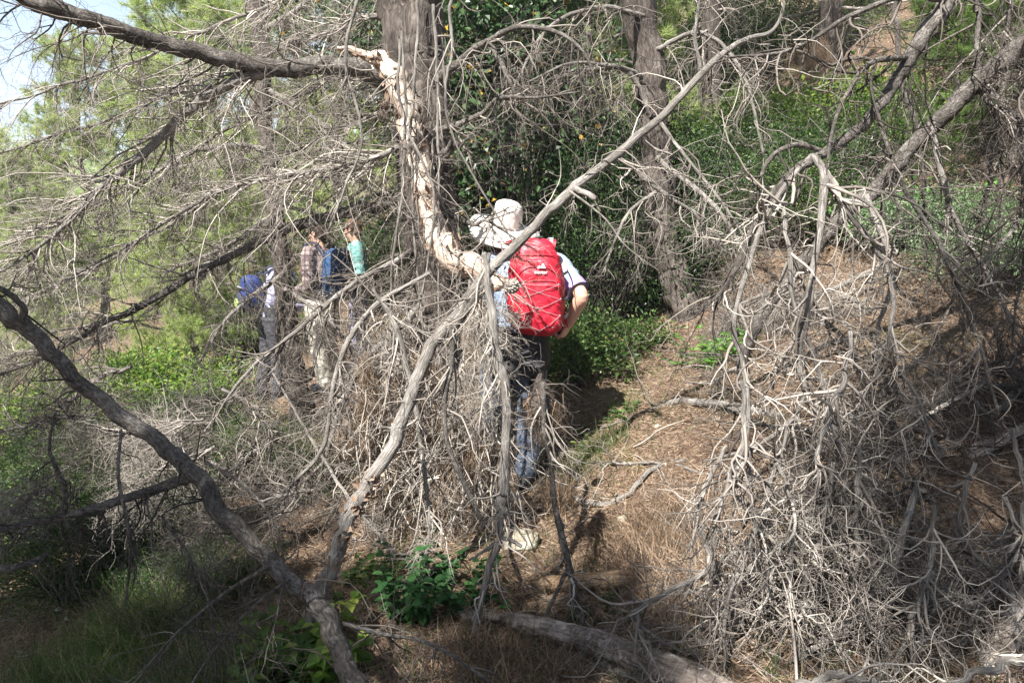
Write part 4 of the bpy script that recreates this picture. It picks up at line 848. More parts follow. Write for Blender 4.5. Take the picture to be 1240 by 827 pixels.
# ================================================================ HERBS NEAR THE CAMERA
def herb(label, px, d, n, h, ll, lw, mat, spread, seed, name='leafy_plant', bend=.25, pts=8):
    reseed(seed); q = ground_at(px, d); t = thing(name, label, 'plant', q)
    a = rng.random(n) * 2 * np.pi; S = np.stack([np.cos(a), np.sin(a), 0 * a], 1) * (rng.random((n, 1)) ** .5) * spread
    S[:, 2] = height(S[:, 0] + q[0], S[:, 1] + q[1]) - q[2] - .01
    P = grow(S, rng.normal(size=(n, 3)) * bend + S / spread * .4 + [0, 0, 1], h * (.5 + .6 * rng.random(n)), 8, .1, -.05)
    tubes(P, np.full((n, 1), .0028) * np.linspace(1, .4, 9)[None], 5).build('stems', M[mat], t)
    k = np.repeat(np.arange(n), pts * 2); j = np.tile(np.repeat(1 + np.arange(pts), 2) * 8 // (pts), n); j = np.minimum(j, 8)
    b = P[k, j]; sg = np.tile([1, -1], n * pts)[:, None]; ax = unit(np.stack([np.cos(k * 1.7 + j * 1.57), np.sin(k * 1.7 + j * 1.57), 0.15 + 0 * k], 1)) * [1, 1, 1]
    D = ax * sg * [1, 1, 0] + [0, 0, .15] + rng.normal(size=(len(k), 3)) * .2
    sz = (.6 + .6 * rng.random(len(k)))
    # broad six-point leaves
    D = unit(D); nn = unit(rng.normal(size=D.shape) * .25 + [0, 0, 1]); s_ = unit(np.cross(D, nn)); nn = np.cross(s_, D)
    prof = [(0, 0, 0), (.22, .38, .10), (.5, .5, .13), (.78, .28, .05), (1, 0, -.16)]
    L_, W_ = (ll * sz)[:, None], (lw * sz)[:, None]; V = []
    mid = [b + D * L_ * x - nn * L_ * (.05 if x < 1 else .16) * (x > 0) for x, _, _ in prof]
    rt = [b + D * L_ * x + s_ * W_ * y + nn * L_ * z_ for x, y, z_ in prof[1:4]]; lt = [b + D * L_ * x - s_ * W_ * y + nn * L_ * z_ for x, y, z_ in prof[1:4]]
    V = np.stack(mid + rt + lt, 1); o = np.arange(len(k))[:, None] * 11
    T = np.concatenate([o + [0, 5, 1], o + [0, 1, 8], o + [3, 7, 4], o + [3, 4, 10]]); Q = np.concatenate([o + [1, 5, 6, 2], o + [2, 6, 7, 3], o + [1, 2, 9, 8], o + [2, 3, 10, 9]])
    Geo().add(V, Q, T).build('leaves', M[mat], t); return t
herb('bright green broad leaved plant in the near shade beside the leaning dark tree', 328, 2.6, 26, .26, .08, .055, 'leaf_bright', .20, 301)
herb('dark green nettle like plant left of the hanging stems', 512, 3.05, 30, .27, .052, .032, 'leaf_nettle', .20, 302, pts=9)
herb('small bright seedling patch under the left limbs', 262, 2.6, 12, .15, .06, .035, 'leaf_herb', .14, 303, pts=5)
herb('low herbs at the foot of the leaning grey branch', 425, 3.3, 14, .12, .05, .03, 'leaf_mid', .16, 304, pts=4)
herb('tiny green herbs between the peeled log and the old log', 725, 2.75, 22, .05, .03, .015, 'leaf_mid', .12, 305, pts=4)
herb('patch of small herbs on the sunny edge of the bank', 735, 4.4, 26, .07, .04, .02, 'leaf_mid', .2, 306, pts=4)
herb('green herbs at the foot of the dark pine trunk', 868, 4.9, 24, .22, .06, .03, 'leaf_herb', .22, 307, pts=5)
def feather(label, px, d, n, h, spread, seed, mat='grass', name='grass_tuft', bend=.45):
    reseed(seed); q = ground_at(px, d)
    S = np.stack([rng.normal(size=n), rng.normal(size=n), 0 * np.zeros(n)], 1) * spread * .5; S[:, 2] = height(S[:, 0] + q[0], S[:, 1] + q[1]) - q[2] - .01
    g = strands(S, rng.normal(size=(n, 3)) * bend + [0, 0, 1], h * (.5 + .7 * rng.random(n)), .0025 + .0025 * rng.random(n), 4, .12, .1)
    o = g.build(name, M[mat]); o.location = q; return tag(o, label, 'grass')
feather('dark soft grass tuft at the bottom left', 110, 2.45, 3600, .30, .42, 311)
feather('dark soft grass tuft below the near leaning tree', 195, 2.5, 2600, .26, .30, 312)
feather('grass tuft on the shaded slope at the left edge', 40, 3.1, 2600, .24, .42, 313)
feather('tall thin grass tuft under the dark side limb', 150, 3.4, 1500, .34, .25, 314)
feather('brown dry grass tuft right of the path under the dead twigs', 795, 3.25, 1300, .13, .22, 315, 'dry_needle', bend=.5)
feather('drooping dry grass tuft beside the brush pile', 835, 3.05, 1300, .15, .22, 316, 'dry_needle', bend=.4)
feather('small green grass tuft on the sunny edge of the bank', 722, 4.1, 900, .12, .2, 317)
feather('dry straw coloured tuft beside the hiker\'s legs', 680, 3.75, 500, .22, .07, 318, 'dry_needle', bend=.2)
feather('dry grass tuft at the bottom centre', 590, 2.45, 1800, .14, .3, 319, 'dry_needle', bend=.7)
feather('dry needle heap behind the old log', 850, 2.75, 3500, .16, .35, 320, 'litter', bend=.9)

# ---- stones
reseed(330)
bm = bmesh.new(); bmesh.ops.create_icosphere(bm, subdivisions=1, radius=1); V_ = np.array([v.co[:] for v in bm.verts]); T_ = np.array([[v.index for v in f.verts] for f in bm.faces]); bm.free()
P0 = scatter(700, -3, 4.5, 1.6, 8); g = Geo()
for p in P0: g.add(V_ * (.006 + .02 * rng.random() ** 4) * rng.uniform(.6, 1.2, 3) * (1 + .2 * rng.normal(size=V_.shape)) + p, None, T_)
def stone(label, px, py_d, r_, seed, col=None):
    reseed(seed); q = ground_at(px, py_d); bm = bmesh.new(); bmesh.ops.create_icosphere(bm, subdivisions=4, radius=1)
    sc = np.array([r_ * rng.uniform(.9, 1.2), r_ * rng.uniform(.8, 1.1), r_ * rng.uniform(.6, .8)])
    for v in bm.verts:
        c = v.co * 1.2 + Vector((seed, 0, 0)); k = 1 + .35 * noise.noise(c) + .12 * noise.noise(c * 3) + .04 * noise.noise(c * 9)
        v.co = Vector((v.co.x * sc[0] * k, v.co.y * sc[1] * k, v.co.z * sc[2] * k))
    me = bpy.data.meshes.new('stone'); bm.to_mesh(me); bm.free(); me.materials.append(M['stone']); me.polygons.foreach_set('use_smooth', [True] * len(me.polygons))
    o = bpy.data.objects.new('stone', me); C.objects.link(o); o.location = q + [0, 0, r_ * .2]; tag(o, label, 'stone', 'stones on the ground')
M['stone'] = bark('limestone', (0.12, 0.10, 0.075), (0.28, 0.25, 0.19), (0.44, 0.42, 0.34), 9, 9, .7, uv=False)
tag(g.build('pebbles', M['stone'], smooth=False), kind='stuff')
stone('pale limestone boulder below the hiker\'s boots', 630, 3.5, .085, 1)
stone('grey stone at the left of the leaning branch foot', 388, 3.7, .05, 2)
stone('small white stone under the left limbs', 345, 3.0, .028, 3)

# ================================================================ PEOPLE
def blob(c, r, sub=3):
    bm = bmesh.new(); bmesh.ops.create_icosphere(bm, subdivisions=sub, radius=1)
    V = np.array([v.co[:] for v in bm.verts]); T = np.array([[v.index for v in f.verts] for f in bm.faces]); bm.free()
    return Geo().add(V * np.asarray(r) + np.asarray(c), None, T)
def oblob(c, axes, r, sub=3):
    g = blob((0, 0, 0), r, sub); g.V[0] = g.V[0] @ np.asarray(axes) + np.asarray(c); return g
def chain(pts, rad, n=24, sides=16, ends=True):
    s = spline(np.c_[np.asarray(pts, float), np.asarray(rad, float)], n)
    g = tubes(s[None, :, :3], s[None, :, 3], sides, cap=True)
    if ends:
        g.join(blob(s[0, :3], s[0, 3], 2)); g.join(blob(s[-1, :3], s[-1, 3], 2))
    return g
def loft(c, X, Y, rx, ry, n=30, sides=32, pw=2.0, close=True):
    "rings about centres c; X, Y axis vectors; superellipse power pw"
    c = np.asarray(c, float); s = spline(np.c_[c, rx, ry], n); a = np.arange(sides) / sides * 2 * np.pi
    ca, sa = np.cos(a), np.sin(a); ca = np.sign(ca) * np.abs(ca) ** (2 / pw); sa = np.sign(sa) * np.abs(sa) ** (2 / pw)
    X, Y = np.asarray(X, float), np.asarray(Y, float)
    V = s[:, None, :3] + s[:, 3, None, None] * ca[None, :, None] * X + s[:, 4, None, None] * sa[None, :, None] * Y
    k = np.arange(sides); b = np.arange(n - 1)[:, None] * sides; k2 = (k + 1) % sides
    Q = np.stack([b + k, b + k2, b + sides + k2, b + sides + k], -1).reshape(-1, 4)
    V = V.reshape(-1, 3); T = None
    if close:
        T = np.concatenate([np.stack([k2, k, 0 * k + len(V)], 1), np.stack([(n - 1) * sides + k, (n - 1) * sides + k2, 0 * k + len(V) + 1], 1)])
        V = np.concatenate([V, s[[0, -1], :3]])
    return Geo().add(V, Q, T)
def fuse(name, pieces, mat, vox=.005, smooth=4, wr=0.0, wsc=9.0, root=None, seed=0, stretch=(1, 1, 1), thick=False):
    g = Geo()
    for p in pieces: g.join(p)
    ob = g.build('tmp', None); m = ob.modifiers.new('r', 'REMESH'); m.mode = 'VOXEL'; m.voxel_size = vox
    if smooth: s = ob.modifiers.new('s', 'SMOOTH'); s.factor = .5; s.iterations = smooth
    dg = bpy.context.evaluated_depsgraph_get(); me = bpy.data.meshes.new_from_object(ob.evaluated_get(dg)); bpy.data.objects.remove(ob)
    me.name = name; n = len(me.vertices)
    if wr:
        co = np.empty(n * 3, np.float32); me.vertices.foreach_get('co', co); co = co.reshape(-1, 3).astype(float)
        no = np.empty(n * 3, np.float32); me.vertices.foreach_get('normal', no); no = no.reshape(-1, 3)
        p = co * wsc * np.array(stretch)
        f = fbm(p[:, 0] + p[:, 2] * .6 + seed, p[:, 2] + p[:, 1] + seed * 3, 3); f = 1 - 2 * np.abs(f) ** .8
        f = f + .5 * fbm(p[:, 0] * 2.3 + p[:, 1] * 2 + seed, p[:, 2] * 2.1 + seed, 2)
        co = co + no * (wr * f)[:, None]; me.vertices.foreach_set('co', co.astype(np.float32).ravel()); me.update()
    me.materials.clear(); me.materials.append(mat); me.polygons.foreach_set('use_smooth', np.full(len(me.polygons), True))
    o = bpy.data.objects.new(name, me); C.objects.link(o)
    if root is not None: child_world(o, root)
    return o
def hand(wr, d, n, side, curl=.5, s=1.0):
    "wrist, direction along the palm, back-of-hand normal, side=+1 thumb towards cross(d,n)"
    d = unit(np.asarray(d, float)); n = unit(np.asarray(n, float) - d * np.dot(n, d)); t = np.cross(d, n) * side
    g = loft([wr - d * .01, wr + d * .02, wr + d * .055, wr + d * .088], t, n, [.024, .033, .040, .038], [.017, .016, .015, .012], 12, 16, 2.6)
    for i, (off, ln) in enumerate(((.028, .072), (.009, .080), (-.010, .074), (-.028, .058))):
        b = wr + d * (.080 - .004 * abs(i - 1)) + t * off; c = curl * (1 + .12 * i)
        p = [b]; ang = 0
        for f, k in ((.45, .45), (.30, .8), (.25, .6)):
            ang += c * k * 1.5; p.append(p[-1] + (d * math.cos(ang) - n * math.sin(ang)) * ln * f * s)
        g.join(chain(p, [.0095, .0088, .008, .0065], 14, 10))
    b = wr + d * .022 + t * .028
    g.join(chain([b, b + t * .022 + d * .018 - n * .008, b + t * .028 + d * .046 - n * .018, b + t * .022 + d * .066 - n * .024], [.014, .0125, .010, .008], 14, 10))
    return g
def head(c, face, up, s=1.0):
    f = unit(np.asarray(face, float)); u = unit(np.asarray(up, float) - f * np.dot(up, f)); r = np.cross(f, u); A = np.array([r, f, u])
    P = lambda x, y, z: c + (r * x + f * y + u * z) * s
    g = oblob(P(0, -.012, .03), A, np.array([.074, .092, .086]) * s); g.join(oblob(P(0, .022, -.035), A, np.array([.056, .066, .075]) * s)); g.join(oblob(P(0, .05, -.088), A, np.array([.026, .025, .022]) * s))
    g.join(chain([P(0, .078, .022), P(0, .098, -.012), P(0, .105, -.028)], [.008 * s, .011 * s, .014 * s], 8, 10))
    for x in (-1, 1):
        g.join(oblob(P(.014 * x, .094, -.032), A, np.array([.009, .009, .008]) * s)); g.join(oblob(P(.078 * x, -.008, -.008), A, np.array([.010, .020, .032]) * s))
        g.join(oblob(P(.032 * x, .078, .030), A, np.array([.022, .010, .007]) * s)); g.join(oblob(P(.045 * x, .055, -.02), A, np.array([.022, .022, .02]) * s))
    g.join(oblob(P(0, .088, -.060), A, np.array([.024, .010, .006]) * s)); g.join(oblob(P(0, .085, -.070), A, np.array([.020, .010, .006]) * s))
    return g, P, A
def skinmat(name, c):
    m, n, l, b, o = newmat(name); tc = n.new('ShaderNodeTexCoord'); z = noise_node(n, l, tc.outputs['Object'], 30, 4)
    r = ramp(n, l, z.outputs[0], [(.35, tuple(x * .85 for x in c)), (.65, c)]); l.new(r.outputs[0], b.inputs[0]); b.inputs['Roughness'].default_value = .5
    b.inputs['Subsurface Weight'].default_value = .08; b.inputs['Subsurface Radius'].default_value = (.02, .008, .004); return m
M['skin'] = skinmat('skin', (.60, .36, .26)); M['lip'] = skinmat('lips', (.45, .18, .15))
M['eye'] = cloth('eye_dark', (.03, .02, .015), rough=.2)

def figure(root, J, X, F, spec, vox=.005):
    """J: joints in world space; X: the figure's right, F: its forward; spec: materials"""
    X = unit(np.asarray(X, float)); F = unit(np.asarray(F, float)); s = spec.get('s', 1.0); U = np.array([0, 0, 1.0])
    hc, P, A = head(J['head'], spec['face'], J.get('up', U), s)
    def torso(g, z0=0): 
        c = [J['pelvis'] - U * .06, J['pelvis'] + U * .05, J['waist'], J['chest'], J['neck'] - U * .06, J['neck'] - U * .005]
        return loft(c, X, F, np.array([.150, .160, .138, .165, .165, .07]) * s + g, np.array([.105, .112, .095, .115, .085, .06]) * s + g, 36, 32, 2.3)
    arms = []
    for q in 'RL':
        sh, el, wr = J['sh' + q], J['el' + q], J['wr' + q]
        arms.append((sh, el, wr))
    legs = [(J['hip' + q], J['kn' + q], J['an' + q]) for q in 'RL']
    pc = [hc, chain([J['neck'] - U * .05, J['neck'], J['head'] - U * .05 * s], [.062 * s, .055 * s, .055 * s]), torso(-.012)]
    for i, (a, b, c) in enumerate(arms):
        pc.append(chain([a, (a + b) / 2, b, b * .6 + c * .4, c], np.array([.052, .047, .040, .042, .027]) * s))
        hd = spec['hand'][i]; pc.append(hand(c, hd[0], hd[1], hd[2], hd[3], s))
    for a, b, c in legs: pc.append(chain([a, (a + b) / 2, b, b * .65 + c * .35, c], np.array([.085, .078, .055, .056, .038]) * s))
    for i, (a, b, c) in enumerate(legs):
        ft = spec.get('foot', F); pc.append(chain([c - U * .03, c - U * .05 + ft * .08, c - U * .06 + ft * .15], [.035, .033, .025], 10))
    body = fuse('body', pc, M['skin'], vox, 3, root=root)
    # face details, set into the head
    for x in (-1, 1):
        child_world(oblob(P(.032 * x, .076, .008), A, np.array([.013, .010, .008]) * s, 2).build('eye', M['eye']), root)
    child_world(oblob(P(0, .0905, -.065), A, np.array([.021, .009, .005]) * s, 2).build('mouth', M['lip']), root)
    # shirt
    g = .014; sp_ = [torso(g)]; sl = spec.get('sleeve', .75)
    for a, b, c in arms:
        e1 = a * (1 - min(sl, 1)) + b * min(sl, 1)
        sp_.append(chain([a * .6 + (J['neck'] - U * .05) * .4, a, (a + e1) / 2, e1], np.array([.065, .070, .066, .064]) * s, ends=False))
        if sl > 1: sp_.append(chain([a, b, b * .5 + c * .5, c - (c - b) * .06], np.array([.062, .054, .050, .042]) * s, ends=True))
    fuse('shirt', sp_, spec['shirt'], max(vox, .006), 3, wr=.007, wsc=11, root=root, seed=3)
    # trousers
    tp = [loft([J['pelvis'] - U * .10, J['pelvis'] - U * .02, J['pelvis'] + U * .07, J['waist'] - U * .02], X, F, np.array([.155, .178, .170, .155]) * s, np.array([.115, .130, .122, .112]) * s, 16, 32, 2.3)]
    for a, b, c in legs: tp.append(chain([a, (a + b) / 2, b, (b + c) / 2, c + (b - c) * .04], np.array([.104, .096, .078, .074, .068]) * s * spec.get('baggy', 1), ends=True))
    fuse('trousers', tp, spec['trousers'], .006, 3, wr=.010, wsc=8, root=root, seed=7, stretch=(1, 1, 1.4))
    # boots with soles
    for i, (a, b, c) in enumerate(legs):
        ft = unit(spec.get('foot', F)); sd = np.cross(ft, U); z0 = c - U * .085
        bt = [loft([c + U * .05, c, c - U * .05, c - U * .07], sd, ft, [.048, .05, .05, .05], [.055, .062, .07, .07], 12, 20), chain([c - U * .045 + ft * .02, c - U * .05 + ft * .09, c - U * .055 + ft * .17], [.045, .043, .034], 14)]
        bo = fuse('boot', bt, spec['boots'], .006, 3, root=root)
        so_ = loft([z0 + ft * .055, z0 + ft * .055 + U * .022], sd, ft, [.052, .050], [.140, .137], 3, 28, 2.6).build('sole', M['rubber']); so_.parent = bo
    return P, A
M['rubber'] = cloth('dark_rubber', (.03, .03, .03), rough=.7)

# ---- the hiker with the red rucksack
G0 = ground_at(632, 4.34)
hk = thing('person', 'hiker seen from behind in a wide brimmed beige hat, hand on hip', 'person', G0)
gz = G0[2]
J = dict(pelvis=W(622, 417, 4.34), waist=W(628, 384, 4.35), chest=W(634, 345, 4.36), neck=W(632, 306, 4.40), head=W(610, 281, 4.47), up=np.array([-.16, .18, 1.0]),
         shR=W(675, 322, 4.34), elR=W(704, 358, 4.16), wrR=W(689, 392, 4.26), shL=W(591, 322, 4.36), elL=W(578, 372, 4.30), wrL=W(596, 400, 4.48),
         hipR=W(641, 432, 4.34), knR=W(642, 508, 4.38), hipL=W(603, 430, 4.34), knL=W(598, 500, 4.50))
J['anR'] = np.array([W(637, 590, 4.34)[0], 4.34, gz + .095]); q = W(606, 580, 4.72); J['anL'] = np.array([q[0], 4.70, float(height(q[0], 4.70)) + .095])
M['shirt_grey'] = cloth('grey_blue_shirt', (.30, .37, .48), (.22, .28, .38), scale=6); M['trouser_navy'] = cloth('slate_trousers', (.13, .16, .22), (.085, .11, .155), scale=7)
M['boot'] = cloth('dark_boot', (.045, .045, .05), rough=.6); M['hat'] = cloth('beige_hat_cloth', (.78, .75, .69), (.70, .66, .60), scale=8)
M['black'] = cloth('black_jacket_cloth', (.022, .022, .025), rough=.65, scale=9); M['white_print'] = cloth('white_print', (.75, .76, .78), rough=.6); M['lavender'] = cloth('lavender_cloth', (.36, .26, .62))
P, A = figure(hk, J, (1, -.05, 0), (.05, 1, 0), dict(face=(-.35, 1, -.35), shirt=M['shirt_grey'], trousers=M['trouser_navy'], boots=M['boot'], sleeve=.80, s=1.0, baggy=1.0,
       hand=[((-.45, .25, -1), (.9, -.5, -.3), -1, .75), ((.8, .5, .1), (0, .4, .9), 1, .6)]), vox=.0045)
# sleeve hem
e = J['shR'] * .22 + J['elR'] * .78; dd = unit(J['elR'] - J['shR'])
child_world(tubes(np.array([[e - dd * .035, e - dd * .01, e + dd * .02]]), np.full((1, 3), .070), 24, 0.06).build('sleeve_hem', M['lavender']), hk)
# hair under the hat
child_world(oblob(P(0, -.02, .01), A, (.084, .098, .085)).build('hair', cloth('grey_brown_hair', (.16, .12, .09), scale=60)), hk)
# floppy hat: crown and drooping brim in one cloth shell
def hat(P, A, mat, root, cr=.094, ch=.118, br=.215):
    S_ = 72; prof = []
    for k in range(9): prof.append((cr * .86 * math.sin(k / 8 * math.pi / 2), ch + .026 * math.cos(k / 8 * math.pi / 2) - .004))
    for k in range(1, 9): prof.append((cr * (.88 + .18 * k / 8), ch * (1 - k / 8)))
    for k in range(1, 15): prof.append((cr * 1.06 + (br - cr * 1.06) * k / 14, -.002 - .050 * (k / 14) ** 1.5))
    for k in range(1, 3): prof.append((br - .002 * k, -.052 - .004 * k))
    for k in range(13, -1, -1): prof.append((cr * 1.06 + (br - .005 - cr * 1.06) * k / 14, -.008 - .050 * (k / 14) ** 1.5))
    V = []
    for i, (r_, z_) in enumerate(prof):
        for j in range(S_):
            a = j / S_ * 2 * math.pi; t = max(0, (r_ - cr) / (br - cr)); rr = r_ * (1 + .03 * math.sin(2 * a + .5) * t)
            zz = z_ + t * (.030 * math.sin(a * 2 + 2.2) + .014 * math.sin(3 * a + .7)) + .003 * noise.noise(Vector((math.cos(a) * 4, math.sin(a) * 4, z_ * 40)))
            if t <= 0: rr *= 1 + .035 * noise.noise(Vector((math.cos(a) * 2, math.sin(a) * 2, z_ * 12)))
            V.append(P(rr * math.cos(a), rr * math.sin(a) - .01, .055 + zz))
    V = np.array(V); n = len(prof); k = np.arange(S_); b = np.arange(n - 1)[:, None] * S_; k2 = (k + 1) % S_
    Q = np.stack([b + k, b + sides_(S_, k), b + S_ + k2, b + S_ + k], -1).reshape(-1, 4)
    h = Geo().add(V, Q[:, ::-1]).build('hat', mat); child_world(h, root)
    # stitched seam rings round the crown and brim, chin cord
    for r_, z_, w_ in ((cr * 1.075, .012, .0028), (br * .72, -.018, .0012), (br * .86, -.031, .0012)):
        a = np.linspace(0, 2 * math.pi, 73); t = max(0, (r_ - cr * 1.06) / (br - cr * 1.06))
        if t > .2: continue
        L = np.array([P(r_ * math.cos(x), r_ * math.sin(x) - .01, .055 + z_ + .002) for x in a])
        o = tubes(L[None], np.full((1, 73), w_), 6).build('hat_seam', M['hat_cord']); o.parent = h
    L = np.array([P(.075 + .02 * i, -.078 + .01 * math.sin(i), .055 + .05 - .018 * i) for i in range(4)])
    o = tubes(L[None], np.full((1, 4), .003), 6).build('cord_toggle', M['rubber']); o.parent = h
    return h
def sides_(S_, k): return (k + 1) % S_
M['hat_cord'] = cloth('hat_seam', (.40, .36, .30))
HP = lambda x, y, z: J['head'] + np.array([[.96, -.02, -.20], [.0, .92, .36], [.20, -.34, .93]])[0] * x + unit(np.array([.02, .93, .36])) * y + unit(np.array([.20, -.36, .92])) * z
hat(HP, A, M['hat'], hk)
# black jacket knotted round the hips with a white half-dome mark and lettering
c0 = J['pelvis']
fuse('jacket_round_waist', [loft([c0 + [.012, -.01, -.165], c0 + [.015, -.01, -.10], c0 + [.012, -.01, 0], c0 + [.008, 0, .085]], (1, 0, 0), (0, 1, 0), [.172, .196, .194, .180], [.140, .146, .144, .138], 20, 40, 2.3),
     chain([c0 + [.14, -.08, .04], c0 + [.15, -.11, -.08], c0 + [.13, -.10, -.22]], [.03, .045, .03])], M['black'], .006, 2, wr=.011, wsc=9, root=hk, seed=5)
def txt(body, size, loc, rot, mat, root, name='lettering', ext=.0008, align='CENTER'):
    cu = bpy.data.curves.new(name, 'FONT'); cu.body = body; cu.size = size; cu.extrude = ext; cu.align_x = align; cu.space_line = .8; cu.offset = size * .02
    ob = bpy.data.objects.new(name, cu); C.objects.link(ob); dg = bpy.context.evaluated_depsgraph_get()
    me = bpy.data.meshes.new_from_object(ob.evaluated_get(dg)); bpy.data.objects.remove(ob)
    me.materials.clear(); me.materials.append(mat); o = bpy.data.objects.new(name, me); C.objects.link(o)
    o.parent = root; o.location = Vector(loc) - Vector(root.location); o.rotation_euler = rot; return o
lp = c0 + np.array([.095, -.186, -.075])
txt('THE\nNORTH\nFACE', .017, lp + [-.008, 0, .006], (R(86), R(4), R(10)), M['white_print'], hk)
ga = Geo()
for k in range(3):
    a = np.linspace(0, math.pi / 2, 10); r0 = .012 + .010 * k; r1_ = r0 + .006
    V = np.array([[x * math.cos(t), y_, x * math.sin(t)] for t in a for x, y_ in ((r0, 0), (r1_, 0), (r1_, .002), (r0, .002))]) + lp + [.014, -.002 + .001 * k, -.026]
    b = np.arange(9)[:, None] * 4; ga.add(V, np.concatenate([b + [i, (i + 1) % 4, 4 + (i + 1) % 4, 4 + i] for i in range(4)]))
child_world(ga.build('half_dome_mark', M['white_print'], smooth=False), hk)
V = lp + np.array([[-.05, 0, .058], [-.012, -.002, .072], [-.008, -.002, .060], [-.046, 0, .046], [-.05, .003, .058], [-.012, .001, .072], [-.008, .001, .060], [-.046, .003, .046]])
child_world(Geo().add(V, np.array([[0, 3, 2, 1], [4, 5, 6, 7], [0, 1, 5, 4], [1, 2, 6, 5], [2, 3, 7, 6], [3, 0, 4, 7]])).build('white_stripe', M['white_print'], smooth=False), hk)
# camera pouch on the belt, inside the hand
pc_ = W(679, 400, 4.30); t = thing('camera_pouch', 'small black pouch under the hiker\'s right hand at the hip', 'pouch', pc_)
loft([(0, 0, -.045), (0, 0, -.035), (0, 0, .035), (0, 0, .045)], (1, 0, 0), (0, 1, 0), [.022, .032, .032, .026], [.018, .025, .025, .02], 12, 24, 4).build('case', M['black'], t)
loft([(0, 0, .036), (0, 0, .052)], (1, 0, 0), (0, 1, 0), [.034, .030], [.027, .022], 4, 24, 4).build('flap', M['rubber'], t)

# ---- rucksacks
M['red'] = cloth('red_nylon', (.56, .016, .04), (.42, .010, .028), rough=.5, scale=10); M['red_dark'] = cloth('dark_red_nylon', (.40, .012, .03), rough=.55)
M['strap'] = cloth('grey_webbing', (.36, .37, .40), rough=.8); M['cord'] = cloth('silver_cord', (.27, .25, .26), rough=.6); M['zip'] = cloth('zip_black', (.03, .03, .03), rough=.5)
def pack_main(c, X, B, U, w_, d_, h_, mat, name, root, wr=.006, vox=.006, prof=None):
    prof = prof or [(0, .62, .55), (.06, .86, .85), (.25, 1.0, 1.0), (.55, .98, .98), (.8, .88, .84), (.94, .72, .66), (1, .45, .40)]
    cs = [c + U * h_ * (t - .5) for t, _, _ in prof]
    return fuse(name, [loft(cs, X, B, [w_ / 2 * a for _, a, _ in prof], [d_ / 2 * b for _, _, b in prof], 40, 48, 3.2)], mat, vox, 2, wr=wr, wsc=10, root=root, seed=11)
X = unit(np.array([1, -.06, 0])); B = np.array([-.05, -1, -.06]); B = unit(B); U = unit(np.array([-.02, -.05, 1]))
pc = W(649, 345, 4.11); bp = thing('rucksack', 'bright red hiking rucksack with silver cord lacing worn on the hiker\'s back', 'rucksack', pc)
pack_main(pc - U * .012, X, B, U, .305, .22, .52, M['red'], 'main_bag', bp, wr=.011, prof=[(0, .58, .5), (.07, .84, .82), (.25, .99, 1.0), (.5, 1.0, 1.0), (.72, .90, .88), (.86, .76, .72), (.95, .60, .52), (1, .36, .30)])
# raised front pocket
fc = pc + X * .012 - U * .055 + B * .068
pack_main(fc, X, B, U, .262, .15, .40, M['red'], 'front_pocket', bp, wr=.009, prof=[(0, .7, .6), (.08, .94, .9), (.35, 1, 1), (.7, .96, .92), (.88, .78, .80), (1, .48, .6)])
def on(u, v, out=0.0, base=pc, cx=.0):
    "a point on the back surface of the sack (u across, v up)"
    uu = (u - .012) / .1375; vv = (v + .055) / .20
    bulge = .068 + .075 * max(0.0, 1 - abs(uu) ** 3.2) ** (1 / 3.2) * (1 - .25 * abs(vv) ** 4) if abs(uu) < 1 and abs(vv) < 1 else .10 * max(0.0, 1 - min(1, abs(u / .17)) ** 3.2) ** (1 / 3.2)
    return pc + X * u + U * v + B * (bulge + out)
# arched zip seam over the pocket
a = np.linspace(-.15, math.pi + .15, 40); L = np.array([on(.012 + .122 * math.cos(t), .02 + .098 * math.sin(t), -.002) for t in a])
child_world(tubes(L[None], np.full((1, 40), .0032), 6).build('zip', M['red_dark']), bp)
L = np.array([on(.012 + x, .042 - .012 * (x / .13) ** 2, .001) for x in np.linspace(-.125, .125, 24)]); child_world(tubes(L[None], np.full((1, 24), .0025), 6).build('seam', M['red_dark']), bp)
# lid crease on the upper bag
L = np.array([pc + X * x + U * (.175 - .5 * x * x) + B * (.092 - 1.2 * x * x) for x in np.linspace(-.13, .13, 24)]); child_world(tubes(L[None], np.full((1, 24), .004), 6).build('lid_seam', M['red_dark']), bp)
# mark and lettering
q = on(.03, .085, .004)
rz_ = math.atan2(X[1], X[0])
txt('deuter', .026, q - U * .006, (R(90) - .0, 0, rz_), M['white_print'], bp, 'lettering')
tri = Geo()
for (x0, x1, h0) in ((-.022, .004, .016), (-.006, .026, .026)):
    b4 = [on(.03 + x0, .108, .003), on(.03 + x1, .108, .003), on(.03 + (x0 + x1) / 2 + .002, .108 + h0, .003)]; f4 = [p + B * .003 for p in b4]
    tri.add(np.array(b4 + f4), None, np.array([[3, 5, 4], [0, 1, 2], [0, 3, 4], [0, 4, 1], [1, 4, 5], [1, 5, 2], [2, 5, 3], [2, 3, 0]]))
child_world(tri.build('mountain_mark', M['white_print'], smooth=False), bp)
# silver lacing in crosses with little hooks
pl = [(-.105, .03), (-.115, -.06), (-.11, -.15), (-.07, -.215)]; pr = [(.125, .02), (.135, -.06), (.13, -.15), (.09, -.215)]
cords = [(pl[0], pr[1]), (pr[0], pl[1]), (pl[1], pr[2]), (pr[1], pl[2]), (pl[2], (.02, -.232)), (pr[2], (.02, -.232)), (pl[0], pr[0])]
for p0, p1 in cords:
    L = np.array([on(p0[0] + (p1[0] - p0[0]) * t, p0[1] + (p1[1] - p0[1]) * t - .006 * math.sin(math.pi * t), .008) for t in np.linspace(0, 1, 24)])
    child_world(tubes(L[None], np.full((1, 24), .0014), 6).build('cord', M['cord']), bp)
for p0 in pl + pr + [(.02, -.232), (.01, -.105)]:
    child_world(blob(on(*p0, .010), (.005, .004, .006), 2).build('cord_hook', M['cord']), bp)
